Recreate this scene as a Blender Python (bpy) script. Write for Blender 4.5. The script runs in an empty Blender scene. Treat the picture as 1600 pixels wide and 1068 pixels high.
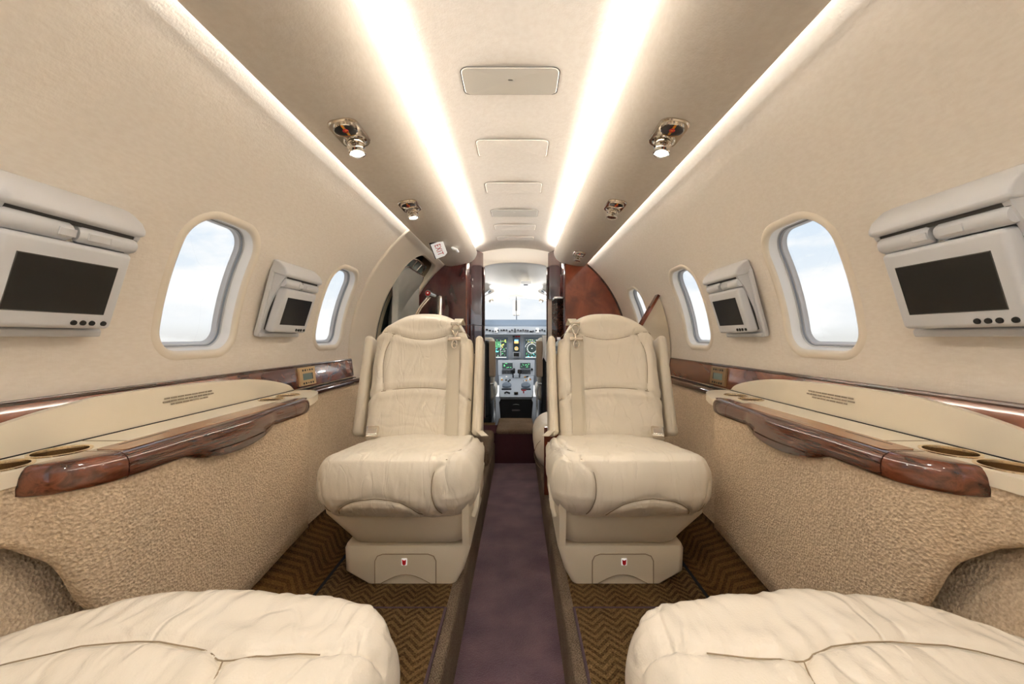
import bpy, bmesh, math, random
from math import sin, cos, pi, sqrt, atan2, radians, exp
from mathutils import Vector, Matrix, noise
random.seed(7)
SC = bpy.context.scene
COL = SC.collection

# ------------------------------------------------------------------ camera
cam_d = bpy.data.cameras.new('camera'); cam = bpy.data.objects.new('camera', cam_d); COL.objects.link(cam)
cam.location = (0.023, 0, .88); cam.rotation_euler = (pi/2, 0, 0)
cam_d.sensor_width = 36; cam_d.lens = 13.5
cam_d.shift_x = -10/1600; cam_d.shift_y = -7/1600
cam_d.clip_start = 0.01; cam_d.clip_end = 500
SC.camera = cam
SC.view_settings.view_transform = 'Standard'; SC.view_settings.look = 'None'
SC.view_settings.gamma = 1; SC.view_settings.use_curve_mapping = False
SC.view_settings.exposure = 1.28
SC.cycles.use_denoising = True
SC.cycles.max_bounces = 10; SC.cycles.diffuse_bounces = 6; SC.cycles.transparent_max_bounces = 12
SC.cycles.caustics_reflective = False; SC.cycles.caustics_refractive = False
SC.cycles.sample_clamp_indirect = 6

# ------------------------------------------------------------------ world: bright hazy sky with soft clouds
W = bpy.data.worlds.new('sky'); SC.world = W; W.use_nodes = True
nt = W.node_tree; N = nt.nodes; L = nt.links
bg = N['Background']
tc = N.new('ShaderNodeTexCoord'); sep = N.new('ShaderNodeSeparateXYZ'); L.new(tc.outputs['Generated'], sep.inputs[0])
gr = N.new('ShaderNodeValToRGB'); L.new(sep.outputs['Z'], gr.inputs[0])
e = gr.color_ramp.elements
e[0].position = 0.0; e[0].color = (0.80, 0.80, 0.78, 1)
e[1].position = 0.75; e[1].color = (0.50, 0.66, 0.88, 1)
x = e.new(0.03); x.color = (0.92, 0.94, 0.96, 1)
x = e.new(0.25); x.color = (0.70, 0.82, 0.95, 1)
mp = N.new('ShaderNodeMapping'); mp.inputs['Scale'].default_value = (2.2, 2.2, 5.5); L.new(tc.outputs['Generated'], mp.inputs[0])
nz = N.new('ShaderNodeTexNoise'); nz.inputs['Scale'].default_value = 1.6; nz.inputs['Detail'].default_value = 8; nz.inputs['Roughness'].default_value = .55
L.new(mp.outputs[0], nz.inputs['Vector'])
cr = N.new('ShaderNodeValToRGB'); L.new(nz.outputs[0], cr.inputs[0]); cr.color_ramp.elements[0].position = .47; cr.color_ramp.elements[1].position = .56
mx = N.new('ShaderNodeMixRGB'); L.new(cr.outputs[0], mx.inputs[0]); L.new(gr.outputs[0], mx.inputs[1]); mx.inputs[2].default_value = (1, 1, 1, 1)
L.new(mx.outputs[0], bg.inputs[0]); bg.inputs[1].default_value = 0.44

# ------------------------------------------------------------------ lamps of the cabin (cove and wall wash strips), with an added fill strip
def area(name, loc, rot, sx, sy, power, col=(1, .985, .965)):
    d = bpy.data.lights.new(name, 'AREA'); d.shape = 'RECTANGLE'; d.size = sx; d.size_y = sy; d.energy = power; d.color = col
    o = bpy.data.objects.new(name, d); COL.objects.link(o); o.location = loc; o.rotation_euler = rot; return o
CY0, CY1 = -1.55, 2.93
COVE_P, WASH_P = 42.0, .85
for s in (-1, 1):
    # strip lying on top of the valance lip, shining up and inboard on the ceiling
    area('cove_lamp', (s*.350, (CY0+CY1)/2, .646), (0, s*radians(208), 0), .030, CY1-CY0-.05, COVE_P)
    # added weaker strip behind the same lip, shining level to brighten the ceiling
    area('cove_fill_lamp', (s*.388, (CY0+CY1)/2, .672), (0, s*radians(90), 0), .028, CY1-CY0-.05, 6.5)
    # strip above the outer edge of the valance, washing the side wall through the gap
    area('wall_wash_lamp', (s*.517, (CY0+CY1)/2, .573), (0, s*radians(-35), 0), .008, CY1-CY0-.05, WASH_P)

# ------------------------------------------------------------------ materials
def srgb(r, g, b):
    f = lambda c: (c/255/12.92) if c/255 <= .04045 else ((c/255+.055)/1.055)**2.4
    return (f(r), f(g), f(b), 1)
M = {}
def mat(name, col, rough=.5, metal=0, bump=None, var=None, coat=0, emit=None, spec=None, sheen=0):
    m = bpy.data.materials.new(name); m.use_nodes = True; t = m.node_tree; b = t.nodes['Principled BSDF']
    b.inputs['Base Color'].default_value = col; b.inputs['Roughness'].default_value = rough; b.inputs['Metallic'].default_value = metal
    if coat: b.inputs['Coat Weight'].default_value = coat; b.inputs['Coat Roughness'].default_value = .04
    if spec is not None: b.inputs['Specular IOR Level'].default_value = spec
    if sheen: b.inputs['Sheen Weight'].default_value = sheen
    if emit: b.inputs['Emission Color'].default_value = emit[0]; b.inputs['Emission Strength'].default_value = emit[1]
    co = t.nodes.new('ShaderNodeTexCoord').outputs['Object']
    if var:     # (scale, colour2, lo, hi, stretch)
        sc_, c2, lo, hi, st = var
        mp = t.nodes.new('ShaderNodeMapping'); mp.inputs['Scale'].default_value = st; t.links.new(co, mp.inputs[0])
        n = t.nodes.new('ShaderNodeTexNoise'); n.inputs['Scale'].default_value = sc_; n.inputs['Detail'].default_value = 5; t.links.new(mp.outputs[0], n.inputs['Vector'])
        r = t.nodes.new('ShaderNodeValToRGB'); r.color_ramp.elements[0].position = lo; r.color_ramp.elements[1].position = hi
        r.color_ramp.elements[0].color = col; r.color_ramp.elements[1].color = c2
        t.links.new(n.outputs[0], r.inputs[0]); t.links.new(r.outputs[0], b.inputs['Base Color'])
    if bump:    # list of (kind, scale, distance, stretch)
        last = None
        for kind, sc_, dist, st in bump:
            mp = t.nodes.new('ShaderNodeMapping'); mp.inputs['Scale'].default_value = st; t.links.new(co, mp.inputs[0])
            if kind == 'noise':
                n = t.nodes.new('ShaderNodeTexNoise'); n.inputs['Scale'].default_value = sc_; n.inputs['Detail'].default_value = 4; out = n.outputs[0]
            elif kind == 'ridge':      # thin creases
                n = t.nodes.new('ShaderNodeTexNoise'); n.inputs['Scale'].default_value = sc_; n.inputs['Detail'].default_value = 2; n.inputs['Distortion'].default_value = .6
                a_ = t.nodes.new('ShaderNodeMath'); a_.operation = 'SUBTRACT'; a_.inputs[1].default_value = .5; t.links.new(n.outputs[0], a_.inputs[0])
                b_ = t.nodes.new('ShaderNodeMath'); b_.operation = 'ABSOLUTE'; t.links.new(a_.outputs[0], b_.inputs[0])
                c_ = t.nodes.new('ShaderNodeMapRange'); c_.inputs['From Max'].default_value = .045; c_.interpolation_type = 'SMOOTHSTEP'; t.links.new(b_.outputs[0], c_.inputs['Value']); out = c_.outputs[0]
            elif kind == 'voronoi':
                n = t.nodes.new('ShaderNodeTexVoronoi'); n.inputs['Scale'].default_value = sc_; out = n.outputs[0]
            else:
                n = t.nodes.new('ShaderNodeTexWave'); n.bands_direction = kind; n.inputs['Scale'].default_value = sc_; n.inputs['Distortion'].default_value = 1.5; n.inputs['Detail Scale'].default_value = 3; out = n.outputs['Fac']
            t.links.new(mp.outputs[0], n.inputs['Vector'])
            bn = t.nodes.new('ShaderNodeBump'); bn.inputs['Distance'].default_value = dist; bn.inputs['Strength'].default_value = 1
            t.links.new(out, bn.inputs['Height'])
            if last: t.links.new(last, bn.inputs['Normal'])
            last = bn.outputs[0]
        t.links.new(last, b.inputs['Normal'])
    M[name] = m; return m
I3 = (1, 1, 1)
mat('wall_linen', srgb(225, 217, 206), .85, bump=[('noise', 240, .0005, (.4, .4, 1)), ('noise', 240, .0005, (1, 1, .3))], var=(60, srgb(230, 223, 213), .35, .65, (1, 1, 3)))
mat('wall_plain', srgb(230, 221, 206), .5)
mat('panel_textile', srgb(196, 174, 147), .9, bump=[('voronoi', 190, .0022, I3), ('noise', 260, .0015, I3)], var=(190, srgb(221, 202, 175), .38, .62, I3))
mat('leather', srgb(236, 227, 210), .34, bump=[('voronoi', 420, .0002, I3), ('noise', 14, .004, (1, 1, .6)), ('ridge', 9, .0007, (2.2, 1, .6))], spec=.5)
mat('leather_soft', srgb(232, 224, 210), .27, bump=[('voronoi', 420, .0002, I3), ('noise', 9, .007, (1, .5, 1)), ('ridge', 6, .0014, (1.6, .7, 1))], spec=.5)
mat('seam', srgb(150, 132, 106), .7)
mat('cream_plastic', srgb(236, 227, 208), .38)
mat('shell', srgb(222, 211, 190), .42)
mat('grey_plastic', srgb(208, 210, 214), .42)
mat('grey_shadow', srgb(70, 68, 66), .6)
mat('screen', srgb(26, 25, 24), .28, spec=.35)
mat('button_black', srgb(22, 22, 22), .4)
mat('hatch_grey', srgb(190, 184, 172), .45)
mat('chrome', (.82, .78, .72, 1), .1, 1)
mat('nickel', (.74, .66, .56, 1), .2, 1)
mat('brass', (.50, .38, .24, 1), .24, 1)
mat('brass_rim', (.80, .68, .50, 1), .15, 1)
mat('steel', (.62, .64, .65, 1), .25, 1)
mat('seal_grey', srgb(186, 189, 194), .35)
mat('seal_dark', srgb(120, 124, 130), .4)
mat('white_liner', srgb(236, 234, 230), .4)
mat('black', srgb(14, 15, 18), .45)
mat('gap', srgb(10, 8, 6), .9)
mat('belt', srgb(222, 212, 192), .6, bump=[('X', 200, .0003, I3)])
mat('lamp_lens', (1, 1, 1, 1), .3, emit=((1, .97, .92, 1), 3.0))
mat('red', srgb(200, 24, 30), .4); mat('yellow', srgb(235, 160, 40), .4)
mat('sign_white', srgb(240, 238, 232), .4, emit=((1, 1, 1, 1), .15))
mat('sign_red', srgb(190, 35, 40), .4)
mat('ink', srgb(150, 138, 120), .7)
mat('lcd', srgb(120, 138, 134), .25)
mat('gold_plate', srgb(214, 186, 140), .4, .35)
mat('bronze_plate', srgb(150, 124, 88), .4, .4)
mat('panel_grey', srgb(182, 190, 200), .5)
mat('panel_blue', srgb(128, 142, 158), .45)
mat('knob', srgb(58, 62, 70), .4)
mat('cockpit_white', srgb(238, 232, 222), .6)
mat('sheepskin', srgb(228, 222, 210), .95, bump=[('noise', 120, .004, I3)])
mat('seat_tan', srgb(160, 142, 122), .6)
mat('cloth', srgb(245, 244, 242), .8)
mat('disp', srgb(10, 14, 14), .2, emit=((.02, .03, .03, 1), 1))
mat('sym_green', (.1, .8, .3, 1), .5, emit=((.25, .95, .35, 1), .6))
mat('sym_white', (.9, .9, .9, 1), .5, emit=((.9, .92, .9, 1), .6))
mat('sym_cyan', (.1, .8, .8, 1), .5, emit=((.15, .8, .8, 1), .8))
mat('sym_amber', (.9, .5, .1, 1), .5, emit=((.95, .5, .15, 1), .8))
mat('sym_yellow', (.9, .8, .1, 1), .5, emit=((.8, .8, .2, 1), .8))
mat('sym_blue', (.2, .5, .9, 1), .5, emit=((.2, .5, .9, 1), .6))
mat('binding', srgb(74, 56, 64), .8)
mat('door_jamb', srgb(120, 104, 84), .6)
mat('clear_plastic', srgb(200, 212, 222), .1)
mat('door_grey', srgb(168, 172, 168), .42, 0, var=(6, srgb(182, 184, 180), .4, .6, I3))
mat('door_silver', srgb(140, 158, 156), .25, .2, var=(14, srgb(170, 184, 180), .4, .6, I3))

def wood(name, cols, scale, stretch, coat=.9, rough=.22, dist=1.6):
    m = bpy.data.materials.new(name); m.use_nodes = True; t = m.node_tree; b = t.nodes['Principled BSDF']
    b.inputs['Roughness'].default_value = rough; b.inputs['Coat Weight'].default_value = coat; b.inputs['Coat Roughness'].default_value = .03; b.inputs['Coat IOR'].default_value = 1.65; b.inputs['Specular IOR Level'].default_value = .2
    co = t.nodes.new('ShaderNodeTexCoord').outputs['Object']
    mp = t.nodes.new('ShaderNodeMapping'); mp.inputs['Scale'].default_value = stretch; t.links.new(co, mp.inputs[0])
    n = t.nodes.new('ShaderNodeTexNoise'); n.inputs['Scale'].default_value = scale; n.inputs['Detail'].default_value = 9; n.inputs['Distortion'].default_value = dist
    n.inputs['Roughness'].default_value = .52; t.links.new(mp.outputs[0], n.inputs['Vector'])
    r = t.nodes.new('ShaderNodeValToRGB'); t.links.new(n.outputs[0], r.inputs[0])
    el = r.color_ramp.elements; k = len(cols)
    el[0].position = .28; el[0].color = cols[0]; el[1].position = .72; el[1].color = cols[-1]
    for i in range(1, k-1):
        q = el.new(.28+.44*i/(k-1)); q.color = cols[i]
    t.links.new(r.outputs[0], b.inputs['Base Color']); M[name] = m
wood('wood_burl', [srgb(62, 26, 18), srgb(104, 48, 30), srgb(134, 68, 44), srgb(98, 46, 31)], 4.5, I3, dist=.9)
wood('wood_fascia', [srgb(58, 30, 20), srgb(96, 52, 33), srgb(128, 76, 50), srgb(84, 46, 31)], 3, (3, 2, 3), dist=.5)
wood('wood_strip', [srgb(36, 20, 15), srgb(70, 38, 26), srgb(92, 52, 36), srgb(50, 28, 21), srgb(112, 70, 50)], 5, (30, .8, 30), dist=.3, rough=.16)
wood('wood_tip', [srgb(40, 22, 16), srgb(78, 42, 28), srgb(110, 60, 40), srgb(58, 32, 23)], 3, (16, 5, 16), dist=.6, rough=.16)
wood('wood_top_sheen', [srgb(120, 76, 48), srgb(150, 100, 66), srgb(172, 122, 84)], 5, (5, 1, 5), rough=.3)  # lighter than the edge wood: reflected light put into the lid colour
wood('wood_maroon', [srgb(44, 20, 22), srgb(74, 36, 36), srgb(92, 50, 46)], 4, (2, 2, .7))
wood('wood_dark', [srgb(30, 16, 12), srgb(62, 34, 24), srgb(86, 52, 38)], 5, (9, 1, 9))

def carpet(name, ca, cb, ax='X', zig=.045, row=.03, amt=1.0):
    """herringbone pile: zigzag stripes running across the object"""
    m = bpy.data.materials.new(name); m.use_nodes = True; t = m.node_tree; b = t.nodes['Principled BSDF']
    b.inputs['Roughness'].default_value = 1; b.inputs['Specular IOR Level'].default_value = .1
    NN = t.nodes.new; LL = t.links.new
    co = NN('ShaderNodeTexCoord').outputs['Object']; s = NN('ShaderNodeSeparateXYZ'); LL(co, s.inputs[0])
    def ma(op, a, b_=None):
        n = NN('ShaderNodeMath'); n.operation = op
        for i, v in enumerate((a, b_)):
            if v is None: continue
            if isinstance(v, (int, float)): n.inputs[i].default_value = v
            else: LL(v, n.inputs[i])
        return n.outputs[0]
    z = ma('PINGPONG', s.outputs[ax], zig)
    oth = s.outputs['Y'] if ax == 'X' else s.outputs['X']
    w = ma('FRACT', ma('DIVIDE', ma('ADD', oth, z), row))
    st = ma('GREATER_THAN', w, .5)
    n = NN('ShaderNodeTexNoise'); n.inputs['Scale'].default_value = 260; n.inputs['Detail'].default_value = 3; LL(co, n.inputs['Vector'])
    n2 = NN('ShaderNodeTexNoise'); n2.inputs['Scale'].default_value = 7; LL(co, n2.inputs['Vector'])
    f = ma('ADD', ma('MULTIPLY', st, .55*amt), ma('MULTIPLY', ma('SUBTRACT', n.outputs[0], .35), 1.5))
    f = ma('ADD', f, ma('MULTIPLY', ma('SUBTRACT', n2.outputs[0], .5), .8))
    mix = NN('ShaderNodeMixRGB'); mix.use_clamp = True; LL(f, mix.inputs[0]); mix.inputs[1].default_value = ca; mix.inputs[2].default_value = cb
    LL(mix.outputs[0], b.inputs['Base Color'])
    bn = NN('ShaderNodeBump'); bn.inputs['Distance'].default_value = .004; LL(f, bn.inputs['Height']); LL(bn.outputs[0], b.inputs['Normal'])
    M[name] = m
carpet('carpet_herringbone', srgb(58, 42, 24), srgb(128, 102, 66), zig=.030, row=.022, amt=.75)
carpet('carpet_side', srgb(62, 42, 20), srgb(118, 86, 46), amt=.6)
carpet('carpet_edge', srgb(92, 78, 64), srgb(150, 132, 112), ax='Y', zig=.008, row=.007, amt=.5)
mat('carpet_aisle', srgb(88, 66, 78), 1, bump=[('noise', 320, .003, I3)], var=(9, srgb(118, 92, 100), .35, .7, I3), spec=.05, sheen=.3)
mat('carpet_riser', srgb(66, 40, 44), 1, bump=[('noise', 200, .003, I3)], spec=.05)

def glass_mat():
    m = bpy.data.materials.new('window_glass'); m.use_nodes = True; t = m.node_tree
    for n in list(t.nodes): t.nodes.remove(n)
    o = t.nodes.new('ShaderNodeOutputMaterial'); a = t.nodes.new('ShaderNodeBsdfTransparent'); g = t.nodes.new('ShaderNodeBsdfGlossy'); g.inputs['Roughness'].default_value = .02
    a.inputs[0].default_value = (.97, .98, .98, 1)
    mx = t.nodes.new('ShaderNodeMixShader'); mx.inputs[0].default_value = .04
    t.links.new(a.outputs[0], mx.inputs[1]); t.links.new(g.outputs[0], mx.inputs[2]); t.links.new(mx.outputs[0], o.inputs[0]); M['glass'] = m
glass_mat()

# ------------------------------------------------------------------ helpers
def link(name, me, m, parent=None, smooth=True, kind=None, sharp=None):
    o = bpy.data.objects.new(name, me); COL.objects.link(o)
    if m is not None: me.materials.append(M[m] if isinstance(m, str) else m)
    if smooth:
        for p in me.polygons: p.use_smooth = True
        if sharp:
            try: me.set_sharp_from_angle(angle=radians(sharp))
            except Exception: pass
    if parent is not None: o.parent = parent
    if kind: o['kind'] = kind
    return o
def mk(name, vs, fs, m, parent=None, smooth=True, sharp=35, off=True, kind=None, fix=True):
    """vs in the parent's base frame; off=True: vs are in world metres and the parent's location is taken off"""
    if parent is not None and off:
        l = Vector(parent.get('_base', (0, 0, 0))); vs = [Vector(v)-l for v in vs]
    me = bpy.data.meshes.new(name); me.from_pydata([tuple(v) for v in vs], [], fs); me.update()
    if fix:
        bm = bmesh.new(); bm.from_mesh(me); bmesh.ops.recalc_face_normals(bm, faces=bm.faces); bm.to_mesh(me); bm.free()
    return link(name, me, m, parent, smooth, kind, sharp)
def tag(o, label=None, cat=None, group=None, kind=None):
    if label: o['label'] = label
    if cat: o['category'] = cat
    if group: o['group'] = group
    if kind: o['kind'] = kind
    return o
def thing(name, label, cat, loc, group=None, kind=None):
    o = bpy.data.objects.new(name, None); COL.objects.link(o); o.location = loc; o['_base'] = tuple(loc); o.empty_display_size = .02
    return tag(o, label, cat, group, kind)
class MB:
    """collects shapes into one mesh"""
    def __init__(s): s.v = []; s.f = []
    def add(s, vs, fs):
        n = len(s.v); s.v += [Vector(v) for v in vs]; s.f += [tuple(i+n for i in f) for f in fs]; return s
    def box(s, a, b, R=None):
        x0, y0, z0 = a; x1, y1, z1 = b
        vs = [Vector((x, y, z)) for x in (x0, x1) for y in (y0, y1) for z in (z0, z1)]
        if R: vs = [R @ v for v in vs]
        return s.add(vs, [(0, 1, 3, 2), (4, 6, 7, 5), (0, 4, 5, 1), (2, 3, 7, 6), (0, 2, 6, 4), (1, 5, 7, 3)])
    def rb(s, a, b, r=.004, n=2, R=None):
        """rounded box between corners a and b"""
        c = [(a[i]+b[i])/2 for i in range(3)]; h = [abs(b[i]-a[i])/2 for i in range(3)]
        vs, fs = rbox_data(h, min(r, min(h)*.999), (n*2+1,)*3, 1)
        vs = [Vector(v)+Vector(c) for v in vs]
        if R: vs = [R @ v for v in vs]
        return s.add(vs, fs)
    def cyl(s, p, q, r, n=16, r2=None, cap=True):
        p = Vector(p); q = Vector(q); d = (q-p).normalized(); r2 = r if r2 is None else r2
        a = d.orthogonal().normalized(); b = d.cross(a)
        vs = [p+(a*cos(2*pi*i/n)+b*sin(2*pi*i/n))*r for i in range(n)]+[q+(a*cos(2*pi*i/n)+b*sin(2*pi*i/n))*r2 for i in range(n)]
        fs = [(i, (i+1) % n, n+(i+1) % n, n+i) for i in range(n)]
        if cap: fs += [tuple(range(n))[::-1], tuple(range(n, 2*n))]
        return s.add(vs, fs)
    def lathe(s, prof, c=(0, 0, 0), ax=(0, 0, 1), n=28):
        """prof: list of (radius, height)"""
        ax = Vector(ax).normalized(); a = ax.orthogonal().normalized(); b = ax.cross(a); c = Vector(c)
        vs = []; fs = []
        for r, h in prof:
            for i in range(n): vs.append(c+ax*h+(a*cos(2*pi*i/n)+b*sin(2*pi*i/n))*max(r, 1e-5))
        for j in range(len(prof)-1):
            for i in range(n): fs.append((j*n+i, j*n+(i+1) % n, (j+1)*n+(i+1) % n, (j+1)*n+i))
        return s.add(vs, fs)
    def tube(s, pts, r, n=8, closed=False):
        pts = [Vector(p) for p in pts]; k = len(pts); vs = []; fs = []; up = None
        for i, p in enumerate(pts):
            if closed: d = pts[(i+1) % k]-pts[i-1]
            else: d = pts[min(i+1, k-1)]-pts[max(i-1, 0)]
            d.normalize()
            if up is None: up = d.orthogonal().normalized()
            up = (up-d*up.dot(d)).normalized(); b = d.cross(up)
            rr = r[i] if isinstance(r, (list, tuple)) else r
            vs += [p+(up*cos(2*pi*j/n)+b*sin(2*pi*j/n))*rr for j in range(n)]
        for i in range(k if closed else k-1):
            i2 = (i+1) % k
            for j in range(n): fs.append((i*n+j, i*n+(j+1) % n, i2*n+(j+1) % n, i2*n+j))
        if not closed: fs += [tuple(range(n))[::-1], tuple(range((k-1)*n, k*n))]
        return s.add(vs, fs)
    def ribbon(s, pts, nrm, w, t):
        """flat strap: centre line pts, surface normals nrm, width w, thickness t"""
        pts = [Vector(p) for p in pts]; k = len(pts); vs = []; fs = []
        for i, p in enumerate(pts):
            d = (pts[min(i+1, k-1)]-pts[max(i-1, 0)]).normalized(); n_ = Vector(nrm[i]) if isinstance(nrm, list) else Vector(nrm)
            sd = d.cross(n_).normalized()*w/2; nn = sd.cross(d).normalized()*t/2
            vs += [p-sd-nn, p+sd-nn, p+sd+nn, p-sd+nn]
        for i in range(k-1):
            for j in range(4): fs.append((i*4+j, i*4+(j+1) % 4, i*4+4+(j+1) % 4, i*4+4+j))
        fs += [(0, 1, 2, 3), (k*4-4, k*4-3, k*4-2, k*4-1)]
        return s.add(vs, fs)
    def prism(s, poly, a0, a1, ax='Y', R=None):
        """poly: 2-D outline; extruded along axis ax from a0 to a1. X: (y,z) Y: (x,z) Z: (x,y)"""
        def P(p, a): return {'X': (a, p[0], p[1]), 'Y': (p[0], a, p[1]), 'Z': (p[0], p[1], a)}[ax]
        n = len(poly); vs = [Vector(P(p, a0)) for p in poly]+[Vector(P(p, a1)) for p in poly]
        if R: vs = [R @ v for v in vs]
        fs = [(i, (i+1) % n, n+(i+1) % n, n+i) for i in range(n)]+[tuple(range(n))[::-1], tuple(range(n, 2*n))]
        return s.add(vs, fs)
    def flip(s): s.v = [Vector((-v.x, v.y, v.z)) for v in s.v]; return s
    def obj(s, name, m, parent=None, sharp=35, off=True, kind=None, fix=True):
        return mk(name, s.v, s.f, m, parent, True, sharp, off, kind, fix)

def grid_vals(h, r, n, k):
    """n flat cells plus k round cells each side, as parameter in [-h,h]"""
    rr = []
    for i in range(k): rr.append(r*(1-cos(0))*0)  # placeholder, replaced below
    out = [-h+r*i/k for i in range(k)]
    m = max(1, n)
    out += [-(h-r)+2*(h-r)*i/m for i in range(m+1)]
    out += [h-r+r*i/k for i in range(1, k+1)]
    return out
def rbox_data(h, r, n, _=0, S=None, k=3):
    """rounded box as a cube-sphere style grid; S(p, normal) -> point may reshape it"""
    nx, ny, nz = n
    gx, gy, gz = grid_vals(h[0], r, nx, k), grid_vals(h[1], r, ny, k), grid_vals(h[2], r, nz, k)
    idx = {}; vs = []; fs = []
    def V(p):
        key = (round(p[0], 7), round(p[1], 7), round(p[2], 7))
        if key in idx: return idx[key]
        q = [max(-(h[i]-r), min(h[i]-r, p[i])) for i in range(3)]
        d = Vector([p[i]-q[i] for i in range(3)])
        # remap so that the round part is evenly spread
        d = Vector([math.tan(min(1, abs(c)/r)*pi/4)*r*(1 if c > 0 else -1) if c else 0 for c in d])
        nn = d.normalized(); pt = Vector(q)+nn*r
        if S: pt = S(Vector(p), pt, nn)
        idx[key] = len(vs); vs.append(pt); return idx[key]
    def face(ga, gb, mkp):
        for i in range(len(ga)-1):
            for j in range(len(gb)-1):
                fs.append((V(mkp(ga[i], gb[j])), V(mkp(ga[i+1], gb[j])), V(mkp(ga[i+1], gb[j+1])), V(mkp(ga[i], gb[j+1]))))
    for s in (-1, 1):
        face(gx, gy, lambda a, b: (a, b, s*h[2])); face(gx, gz, lambda a, b: (a, s*h[1], b)); face(gy, gz, lambda a, b: (s*h[0], a, b))
    return vs, fs
def spline(pts, n=8, closed=False):
    """Catmull-Rom through points"""
    P = [Vector(p) for p in pts]; k = len(P); out = []
    rng = range(k) if closed else range(k-1)
    for i in rng:
        if closed: a, b, c, d = P[i-1], P[i], P[(i+1) % k], P[(i+2) % k]
        else: a, b, c, d = P[max(i-1, 0)], P[i], P[i+1], P[min(i+2, k-1)]
        for j in range(n):
            t = j/n; out.append(.5*((2*b)+(c-a)*t+(2*a-5*b+4*c-d)*t*t+(3*b-a-3*c+d)*t**3))
    if not closed: out.append(P[-1])
    return out
def rrect(cx, cy, hx, hy, r, n=6):
    out = []
    for (sx, sy, a0) in ((1, 1, 0), (-1, 1, 90), (-1, -1, 180), (1, -1, 270)):
        for i in range(n+1):
            a = radians(a0+90*i/n); out.append((cx+sx*(hx-r)+r*cos(a), cy+sy*(hy-r)+r*sin(a)))
    return out
def dens(l, m=.014):
    out = []
    for i in range(len(l)):
        a, b = l[i], l[(i+1) % len(l)]; k = max(1, int(math.ceil(sqrt((a[0]-b[0])**2+(a[1]-b[1])**2)/m)))
        out += [(a[0]+(b[0]-a[0])*j/k, a[1]+(b[1]-a[1])*j/k) for j in range(k)]
    return out
def text_part(name, body, size, m, parent, matrix, depth=.0004, align='CENTER'):
    c = bpy.data.curves.new(name, 'FONT'); c.body = body; c.size = size; c.extrude = depth; c.align_x = align; c.align_y = 'CENTER'; c.space_character = 1.12
    t = bpy.data.objects.new('tmp', c); COL.objects.link(t); dg = bpy.context.evaluated_depsgraph_get(); dg.update()
    me = bpy.data.meshes.new_from_object(t.evaluated_get(dg)); bpy.data.objects.remove(t); me.name = name
    me.transform(matrix); me.materials.clear()
    return link(name, me, m, parent, False)
def copy_tree(o, parent=None):
    c = o.copy(); COL.objects.link(c); c.parent = parent
    for ch in [q for q in bpy.data.objects if q.parent == o]: copy_tree(ch, c)
    return c

# ------------------------------------------------------------------ the setting
R0, ZC = .86, -.10            # fuselage liner circle
STEP, AIS = -.73, -.88        # step floor and dropped aisle
def wp(s, y, sg, dr=0):       # arc length s above horizontal -> point on the liner
    a = s/R0; return Vector((sg*(R0+dr)*cos(a), y, ZC+(R0+dr)*sin(a)))
def wall_surface(name, sg, y0, y1, sv, holes, m, dr=0, holefn=None, N=64):
    """liner with rounded window holes; holes: (yc, y half cell, s index range, hole loop points)"""
    vs = []; nr = []; fs = []; key = {}
    def V(s, y):
        k = (round(s, 5), round(y, 5))
        if k not in key:
            key[k] = len(vs); vs.append(wp(s, y, sg, dr)); a = s/R0; nr.append((-sg*cos(a), 0, -sin(a)))
        return key[k]
    cells = []
    def strip(ya, yb, ss):
        n = max(1, int(round((yb-ya)/.12)))
        for i in range(n):
            for j in range(len(ss)-1):
                a, b = ya+(yb-ya)*i/n, ya+(yb-ya)*(i+1)/n
                fs.append((V(ss[j], a), V(ss[j], b), V(ss[j+1], b), V(ss[j+1], a)))
    y = y0
    for (yc, yh, i0, i1, loop) in sorted(holes):
        strip(y, yc-yh, sv)
        strip(yc-yh, yc+yh, sv[:i0+1]); strip(yc-yh, yc+yh, sv[i1:])
        sc = (sv[i0]+sv[i1])/2; sh = (sv[i1]-sv[i0])/2
        # outer loop points by angle matching of the hole loop; add all s grid lines on the two vertical edges
        n = len(loop); outer = []
        for (py, ps) in loop:
            dy, ds = py-yc, ps-sc; k = 1/max(abs(dy)/yh, abs(ds)/sh); outer.append([yc+dy*k, sc+ds*k])
        # snap the nearest outer points to corners
        for cy_ in (-1, 1):
            for cs_ in (-1, 1):
                b = min(range(n), key=lambda i: (outer[i][0]-yc-cy_*yh)**2+(outer[i][1]-sc-cs_*sh)**2); outer[b] = [yc+cy_*yh, sc+cs_*sh]
        for sj in sv[i0+1:i1]:
            for cy_ in (-1, 1):
                c = [i for i in range(n) if abs(outer[i][0]-yc-cy_*yh) < 1e-6 and abs(abs(outer[i][1]-sc)-sh) > 1e-6]
                if c:
                    b = min(c, key=lambda i: abs(outer[i][1]-sj))
                    outer[b][1] = sj
        K = 4
        rings = [[V(outer[i][1]*(1-t)+loop[i][1]*t, outer[i][0]*(1-t)+loop[i][0]*t) for i in range(n)] for t in [q/K for q in range(K+1)]]
        for a, b in zip(rings, rings[1:]):
            for i in range(n):
                f = (a[i], a[(i+1) % n], b[(i+1) % n], b[i])
                if len(set(f)) >= 3: fs.append(tuple(dict.fromkeys(f)))
        y = yc+yh
    strip(y, y1, sv)
    me = bpy.data.meshes.new(name); me.from_pydata([tuple(v) for v in vs], [], fs); me.update()
    o = link(name, me, m, None, True)
    bm = bmesh.new(); bm.from_mesh(me)
    for f in bm.faces:
        c = f.calc_center_median()
        if f.normal.dot(Vector((-c.x, 0, ZC-c.z))) < 0: f.normal_flip()
    bm.to_mesh(me); bm.free()
    me.normals_split_custom_set_from_vertices(nr)
    return o
def lin(a, b, n): return [a+(b-a)*i/n for i in range(n+1)]
WS0, WS1 = .244, .182         # window centre and half height in arc length
WHY = .120
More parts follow.
